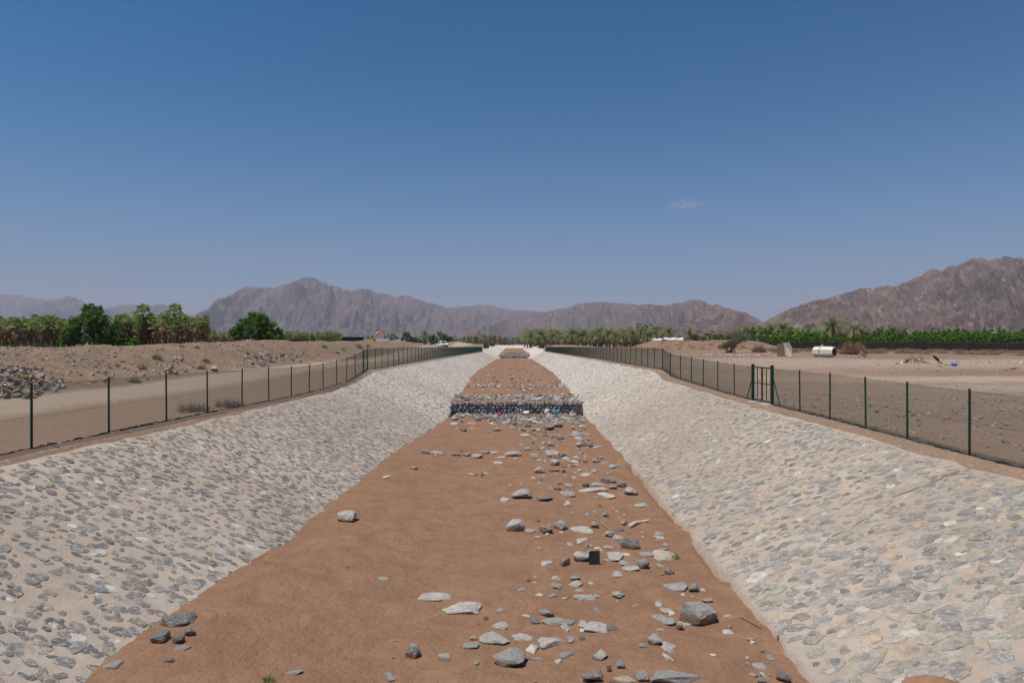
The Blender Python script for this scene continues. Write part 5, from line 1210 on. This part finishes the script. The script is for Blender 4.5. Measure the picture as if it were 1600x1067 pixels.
for px, py, s_, mt, lab in ((1467, 573, .3, 'bluebag', 'blue plastic sheeting beside the bent pipe'), (1459, 572, .24, 'bag', 'white plastic sheet left of the blue sheeting'), (1479, 571, .28, 'inner', 'dark rag between bent pipe and blue drum'), (1465, 578, .3, 'bag', 'pale plastic sheet on bare ground before the pipe'), (1500, 570, .12, 'bluebag', 'tiny blue scrap right of the blue drum'), (1584, 579, .38, 'red', 'dark red lump at the right edge of the field'), (1572, 579, .3, 'inner', 'flat dark board left of the red lump'), (1260, 545, .5, 'bluebag', 'pale blue sheeting between the tank shell and white tank')):
    x, Y, z = fieldpos(px, py); me = rock_mesh('scrap', int(px), 10, 2, .25); me.materials.append(M[mt]); o = link('scrap', me, None, None, (x, Y, z + s_ * .25)); o.scale = (s_, s_ * .6, s_ * (.5 if mt == 'red' else .22)); tag(o, lab, 'scrap')
rubble('broken_concrete', [(30, 36, 106, 112, 90), (36, 44, 104, 110, 90)], seed=33, cols=[(.5, .46, .42), (.6, .57, .52), (.4, .35, .3), (.45, .4, .35)], zf=gz, sizes=(.1, .3), lab=('pale broken concrete strewn left of the standing tank shell', 'broken concrete'))
rubble('broken_concrete', [(45, 78, 72, 80, 260)], seed=34, cols=[(.42, .38, .34), (.5, .46, .42), (.22, .2, .2), (.4, .35, .3)], zf=gz, sizes=(.06, .2), lab=('pale rubble line at the foot of the scrubby berm on the right', 'broken concrete'))

# white shelter behind the middle berm
Y = 190; k_ = Y / F; x = WX(1042, Y); rt = empty('white_shelter', (x, Y, WZ(537, Y)), 0); tag(rt, 'low white tarp-covered shelter behind the brown berm', 'shelter')
def vault(xa, xb, h, dep, y0): 
    V = []; n = 10
    for i in range(n + 1):
        t = i / n; xx = lerp(xa, xb, t)
        for q in range(7): a = math.pi * q / 6; V.append((xx + .12 * math.sin(5 * t + q), y0 - math.cos(a) * dep, (math.sin(a) ** .6) * h * (1 + .06 * math.sin(t * 14)) ))
    Fc = [(7 * i + q, 7 * i + q + 1, 7 * i + q + 8, 7 * i + q + 7) for i in range(n) for q in range(6)]; Fc += [tuple(range(7)), tuple(range(7 * n, 7 * n + 7))[::-1]]; return V, Fc
g = MB(); g.add(*vault(-22 * k_, -2 * k_, 8.2 * k_, 1.6, 0)); g.build('left_tarp', M['tarp'], rt); g = MB(); g.add(*vault(-3 * k_, 26 * k_, 9.5 * k_, 1.9, 1.5)); g.build('right_tarp', M['tarp'], rt)
g = MB(); g.box((-6 * k_, -1.75, 4.4 * k_), (7 * k_, .4, 4.5 * k_), 0, (0, .2, 0)); g.build('opening_shade', M['glass'], rt)  # solid dark box, no glass: shade of the opening put into its colour

# ------------------------------------------------------------------ machines on the left
EY = 300.; k_ = EY / F; x = WX(584, EY); z = WZ(538.0, EY)
rt = empty('excavator', (x, EY, z)); tag(rt, 'orange excavator with raised bent boom beyond the earth ridge', 'excavator')
def P2(px, py): return (WX(px, EY) - x, 0.0, WZ(py, EY) - z)
for sy in (-1.1, 1.1):
    g = MB(); g.box((-.2, sy, .35), (3.6, .5, .7)); g.tube([(-2.0, sy - .25, .35), (-2.0, sy + .25, .35)], .35, 10); g.tube([(1.6, sy - .25, .35), (1.6, sy + .25, .35)], .35, 10); g.build('track', M['steel'], rt)
g = MB(); g.box((-.7, 0, 1.15), (3.2, 2.4, .7)); g.box((-1.9, 0, 1.35), (.9, 2.4, .9)); g.build('body', M['orange'], rt)
g = MB(); g.box((.35, -.75, 1.65), (1.1, .85, .9)); cb = g.build('cab', M['orange'], rt); g = MB(); g.box((.4, -1.185, 1.75), (.9, .02, .5)); g.build('window', M['glass'], cb)
g = MB(); g.tube([(P2(584, 532)[0], .1, P2(584, 533)[2]), (P2(587, 525)[0], .1, P2(587, 525)[2]), (P2(589, 521)[0], .1, P2(589, 521)[2]), (P2(593, 519)[0], .1, P2(593, 519)[2]), (P2(598, 516.3)[0], .1, P2(598, 516.3)[2])], [.38, .42, .5, .38, .28], 4); g.build('boom', M['orange'], rt)
g = MB(); g.tube([P2(597, 514.6), P2(599, 517.5), P2(601.5, 525)], [.22, .3, .2], 4); g.build('stick_arm', M['orange'], rt)
g = MB(); g.tube([P2(589, 522.5), P2(592, 521)], .14, 6); g.tube([P2(593, 518), P2(598, 514.8)], .1, 6); g.build('cylinder', M['steel'], rt)
g = MB(); g.tube([P2(601.3, 524.8), P2(602, 526.5), P2(600.8, 528.8)], [.35, .55, .25], 6); g.build('bucket', M['steel'], rt)
x = WX(607, EY); z = WZ(538.3, EY); rt = empty('dump_truck', (x, EY - 4, z)); tag(rt, 'white tipper truck with ribbed body beside the excavator', 'truck')
g = MB(); g.box((-1.9, 0, 1.75), (5.0, 2.4, 1.6))
for i in range(9): g.box((-4.2 + i * .58, -1.225, 1.75), (.1, .06, 1.5))
g.box((.75, 0, 2.1), (.2, 2.4, 2.2)); g.build('tipper_body', M['whitepaint'], rt)
g = MB(); g.box((2.3, 0, 1.35), (2.0, 2.3, 1.1)); g.box((2.2, 0, 2.25), (1.7, 2.2, .75)); cb = g.build('cab', M['whitepaint'], rt)
for dx, w_ in ((1.75, .75), (2.65, .7)): g = MB(); g.box((dx, -1.13, 2.2), (w_, .04, .55)); g.build('window', M['glass'], cb)
g = MB(); g.box((3.12, 0, 2.2), (.06, 1.9, .6)); g.build('windscreen', M['glass'], cb)
g = MB(); g.box((-.5, 0, .75), (7.4, .9, .3)); g.build('chassis', M['steel'], rt)
for dx in (-3.4, -2.2, 2.2):
    for sy in (-1, 1): g = MB(); g.tube([(dx, sy * 1.0 - .15, .5), (dx, sy * 1.0 + .15, .5)], .5, 14); g.build('wheel', M['tyre'], rt)
def car(label, loc, rz, paint, sc=1.0):
    rt = empty('parked_car', loc, rz); rt.scale = (sc,) * 3; tag(rt, label, 'car')
    g = MB(); pr_ = [(-2.3, .45), (-2.35, .95), (-2.25, 1.1), (-1.9, 1.75), (-.3, 1.82), (.35, 1.72), (1.05, 1.12), (2.1, 1.0), (2.35, .8), (2.35, .42)]
    V = [(sx * (.93 if zz < 1.15 else .76), -yy, zz) for sx in (-1, 1) for yy, zz in pr_]; n = len(pr_)
    g.add(V, [tuple(range(n)), tuple(range(n, 2 * n))[::-1]] + [(i, n + i, n + (i + 1) % n, (i + 1) % n) for i in range(n)]); g.build('body', paint, rt)
    g = MB(); g.add([(-.68, -.98, 1.2), (.68, -.98, 1.2), (.62, -.42, 1.68), (-.62, -.42, 1.68)], [(0, 1, 2, 3)]); o = g.build('windscreen', M['glass'], rt); md = o.modifiers.new('t', 'SOLIDIFY'); md.thickness = .06; md.offset = 0
    for sx in (-1, 1): g = MB(); g.box((sx * .86, .55, 1.42), (.06, 2.3, .42), 0, (0, -sx * .25, 0)); g.build('side_window', M['glass'], rt); g = MB(); g.box((sx * .68, -2.35, .8), (.38, .06, .16)); g.build('headlight', M['bag'], rt)
    g = MB(); g.box((0, -2.37, .72), (.8, .05, .2)); g.build('grille', M['blackhose'], rt); g = MB(); g.box((0, -2.38, .46), (1.8, .12, .2)); g.build('bumper', M['steel'], rt)
    for sx in (-1, 1):
        for yy in (-1.45, 1.45): g = MB(); g.tube([(sx * .82 - .12, yy, .36), (sx * .82 + .12, yy, .36)], .37, 14); g.build('wheel', M['tyre'], rt)
    return rt
x, Y = WX(692, 184), 184; car('white four-wheel-drive car parked on the dirt track left of the channel', (x, Y, WZ(543.2, 184)), .35, M['whitepaint'], 1.0)
car('dark vehicle parked far beyond the end of the channel', (WX(792, 452), 452, 6.75), 1.5, M['steel'], 1.0)
# person on the ridge
PY = 205.; x = WX(612, PY); z = float(gz(x, PY)); zt = WZ(534.3, PY)
rt = empty('person', (x, PY, max(z, zt - .2))); tag(rt, 'standing person in dark clothes and white headscarf near the truck', 'person')
def skin_fig(name, verts, edges, rad, mat, parent, lvl=1):
    me = bpy.data.meshes.new(name); me.from_pydata(verts, edges, []); o = link(name, me, None, parent); sk = o.modifiers.new('s', 'SKIN'); me.skin_vertices.new() if not me.skin_vertices else None
    for i, r in enumerate(rad): me.skin_vertices[0].data[i].radius = r if isinstance(r, tuple) else (r, r)
    me.skin_vertices[0].data[0].use_root = True; ss = o.modifiers.new('u', 'SUBSURF'); ss.levels = lvl; ss.render_levels = lvl
    for m_ in (mat,): me.materials.append(m_)
    return o
skin_fig('body', [(0, 0, .92), (0, 0, 1.15), (0, 0, 1.40), (0, 0, 1.50), (0, -.02, 1.62), (0, -.01, 1.72), (-.19, 0, 1.38), (-.25, -.02, 1.10), (-.24, -.10, .86), (.19, 0, 1.38), (.25, -.02, 1.10), (.24, -.08, .86), (-.10, 0, .86), (-.11, -.02, .48), (-.11, 0, .08), (-.12, -.13, .03), (.10, 0, .86), (.12, -.04, .48), (.13, .02, .08), (.14, -.11, .03)],
         [(0, 1), (1, 2), (2, 3), (3, 4), (4, 5), (2, 6), (6, 7), (7, 8), (2, 9), (9, 10), (10, 11), (0, 12), (12, 13), (13, 14), (14, 15), (0, 16), (16, 17), (17, 18), (18, 19)],
         [(.15, .11), (.13, .1), (.16, .11), .06, (.085, .1), (.07, .08), .065, .05, .04, .065, .05, .04, .09, .065, .05, .04, .09, .065, .05, .04], M['darkcloth'], rt)
g = MB(); g.tube([(0, 0, 1.50), (0, -.01, 1.58), (0, .0, 1.68), (0, .01, 1.76), (0, .02, 1.80)], [.12, .13, .135, .12, .05], 10); g.build('headscarf', M['whitecloth'], rt)
g = MB(); g.tube([(0, -.13, 1.60), (0, -.135, 1.66)], [.06, .055], 8); g.build('face', M['skin'], rt)

# small pale mound in the far middle
A, B = np.meshgrid(np.linspace(-1, 1, 30), np.linspace(-1, 1, 16)); hh = np.clip(1 - A ** 2 - B ** 2, 0, 1) ** .7
tag(grid_mesh('hill', WX(743, 1900) + A * 34, 1900 + B * 60, 10 + hh * (WZ(517, 1900) - 10) * (1 + .1 * fbm(A * 3, B * 3, 3, 4)), M['mR']), kind='structure')

# ------------------------------------------------------------------ mountains
def mountain(pts, Yc, front, back, mat, seed, nx, ny, amp=.55, fq=1.0, base=8, ext=(0, 0), crag=1.0):
    px = np.linspace(pts[0][0] - ext[0], pts[-1][0] + ext[1], nx); 
    ja = np.clip(4200. / Yc, .45, 1.0) * crag
    def pf(q): return np.interp(q, [p[0] for p in pts], [p[1] for p in pts]) + ja * (2.6 * fbm(q * .07, 0 * q, 3, seed + 7) + 2.4 * (.62 - ridged(q * .16, 0 * q, 4, seed + 8)))
    prof = pf(px)
    Hc = (HY - prof) / F * Yc + CZ - base
    X1 = WX(px, Yc); v = np.concatenate([np.linspace(0, 1, ny), np.linspace(1, 1.9, ny // 4)[1:]])
    A, Vv = np.meshgrid(X1, v); H = np.meshgrid(Hc, v)[0]
    Y = Yc - front * (1 - Vv); Y = np.where(Vv > 1, Yc + (Vv - 1) * back, Y)
    s = np.clip(Vv, 0, 1); sc = fq / 700.0
    warp = .6 * fbm(A * sc * .8, Y * sc * .8, 3, seed + 1)
    spur = ridged(A * sc * 1.6 + warp, Y * sc * .55, 5, seed + 2)             # spurs running down towards the plain
    fine = ridged(A * sc * 6 + warp, Y * sc * 3.4, 4, seed + 3)
    t = np.clip(s + (spur - .5) * .85 * (4 * s * (1 - s)), 0, 1)
    h = H * t ** 1.25
    h = h + H * amp * .62 * (fine - .5) * np.clip(1.1 - s, .10, 1) * np.clip(s * 5, 0, 1) * crag
    h = h + H.clip(0) * .075 * crag * (ridged(A * sc * 13, Y * sc * 11, 4, seed + 4) - .5) * np.clip(s * 4, 0, 1)
    h = np.where(Vv > 1, H * (1 - (Vv - 1) * 1.1) + H * .1 * (spur - .5) * (Vv - 1), h)
    # keep the front slopes below the skyline seen from the channel
    pv = pf(VPX + A / Y * F); lim = (HY - pv) / F * Y + CZ - base; h = np.where(Vv <= 1, np.where(h > lim, lim - (h - lim) * .08, h), h)
    h = np.where(Vv >= 1, np.minimum(h, lim), h); h = np.where(s < .02, -6, h)
    return tag(grid_mesh('mountain', A, Y, base + h, mat), kind='structure')
mountain([(1183, 505), (1200, 500), (1215, 492), (1240, 480), (1256, 473), (1270, 470), (1285, 469), (1300, 465), (1322, 457), (1340, 450), (1358, 449), (1380, 447), (1397, 446), (1410, 443), (1425, 436), (1440, 429), (1447, 423), (1455, 420.5), (1466, 421), (1475, 421), (1482, 415), (1490, 412.5), (1500, 412), (1510, 407), (1520, 403), (1530, 400), (1538, 400), (1545, 404), (1550, 405), (1556, 401), (1570, 401), (1585, 403), (1600, 402), (1650, 405), (1720, 415), (1800, 425), (1950, 470)], 3300, 1350, 900, M['mR'], 3, 620, 170, 1.2, 1.9, 8)
mountain([(1040, 520), (1062, 508), (1080, 499), (1092, 490), (1105, 481), (1115, 477), (1122, 475), (1130, 478), (1140, 479), (1152, 488), (1165, 495), (1180, 503), (1200, 514), (1215, 524)], 3600, 900, 600, M['mR'], 13, 220, 100, 1.0, 1.9, 8)
mountain([(930, 520), (960, 495), (985, 481), (1010, 474.5), (1025, 474), (1040, 475.5), (1055, 473), (1068, 471), (1078, 466.5), (1088, 467), (1100, 471), (1115, 477), (1130, 481), (1150, 486), (1163, 487), (1172, 491), (1185, 499), (1210, 515)], 5200, 1100, 800, M['mM'], 23, 260, 90, .55, 1.4, 8)
mountain([(770, 500), (800, 491), (830, 488), (850, 487), (870, 482), (890, 479), (905, 474), (920, 472), (940, 471), (955, 473), (970, 474), (985, 474), (1000, 477), (1020, 480), (1060, 488), (1100, 500)], 7000, 1900, 900, M['mF'], 33, 260, 80, .55, 1.2, 8)
mountain([(286, 505), (300, 496), (312, 488), (325, 483), (333, 473), (340, 467), (352, 464), (362, 459), (372, 453), (382, 448), (392, 447), (405, 449), (418, 449), (428, 450), (440, 446), (450, 442), (458, 439), (466, 437), (474, 434), (484, 433), (492, 434), (500, 436), (508, 441), (516, 446), (527, 449), (540, 452), (552, 454), (563, 451), (575, 450.5), (585, 453), (595, 458), (610, 460), (625, 461), (640, 463), (655, 468), (672, 474), (690, 478), (710, 483), (740, 488), (765, 491), (800, 496), (850, 505), (900, 515)], 8200, 2600, 1300, M['mF'], 43, 620, 130, .55, 1.0, 8)
mountain([(640, 488), (690, 480), (715, 478), (735, 477), (750, 475), (765, 476), (785, 481), (800, 484), (830, 485), (850, 487), (880, 492), (930, 500)], 9800, 1500, 1000, M['mF'], 53, 120, 40, .5, 1, 8)
mountain([(-30, 500), (10, 492), (35, 489), (50, 482), (62, 475), (72, 471), (82, 465), (88, 468), (98, 464), (108, 461), (118, 463), (126, 468), (138, 476), (150, 482), (180, 479), (192, 475), (204, 473), (216, 477), (232, 479), (247, 475), (256, 474), (266, 480), (285, 488), (310, 494), (350, 500)], 10300, 1800, 1100, M['mF'], 63, 260, 50, .5, 1, 8)
mountain([(-150, 470), (-60, 462), (0, 459), (20, 459), (35, 461), (52, 464), (70, 468), (95, 476), (130, 484), (180, 492)], 12000, 1500, 1000, M['mF'], 73, 100, 30, .4, .8, 8)

# ------------------------------------------------------------------ cloud wisp and haze
m, t, b = newmat('thin_cloud'); t.nodes.remove(b); pv = N(t, 'ShaderNodeVolumePrincipled'); co = coord(t, 'Object')
ln = N(t, 'ShaderNodeVectorMath', operation='LENGTH'); t.links.new(co, ln.inputs[0])
ed = ramp(t, ln.outputs['Value'], [(.2, 1.0), (.95, 0.0)]); mp = N(t, 'ShaderNodeMapping'); mp.inputs['Scale'].default_value = (3.2, 1.2, 1.6); t.links.new(co, mp.inputs[0]); nz = ramp(t, noise(t, mp.outputs[0], 1.6, 5, .6), [(.42, 0.0), (.75, 1.0)])
t.links.new(math_(t, 'MULTIPLY', math_(t, 'MULTIPLY', ed, nz), .0022), pv.inputs['Density']); pv.inputs['Color'].default_value = (1, 1, 1, 1); t.links.new(pv.outputs[0], t.nodes['Material Output'].inputs['Volume'])
bm = bmesh.new(); bmesh.ops.create_icosphere(bm, subdivisions=3, radius=1); me = bpy.data.meshes.new('cloud'); bm.to_mesh(me); bm.free()
CY = 18000.; o = link('cloud', me, m, None, (WX(1071, CY), CY, WZ(320, CY))); o.scale = (680, 500, 150); tag(o, 'single faint white wisp of cloud in the blue sky right of centre', 'cloud', kind='stuff')
m, t, b = newmat('haze'); t.nodes.remove(b); pv = N(t, 'ShaderNodeVolumePrincipled'); pv.inputs['Density'].default_value = HAZE; pv.inputs['Color'].default_value = (.78, .82, 1.0, 1); pv.inputs['Anisotropy'].default_value = .0
t.links.new(pv.outputs[0], t.nodes['Material Output'].inputs['Volume'])
g = MB(); g.box((0, 11500, 477), (33000, 29000, 960)); tag(g.build('haze', m), kind='stuff')
print('objects', len(bpy.data.objects))
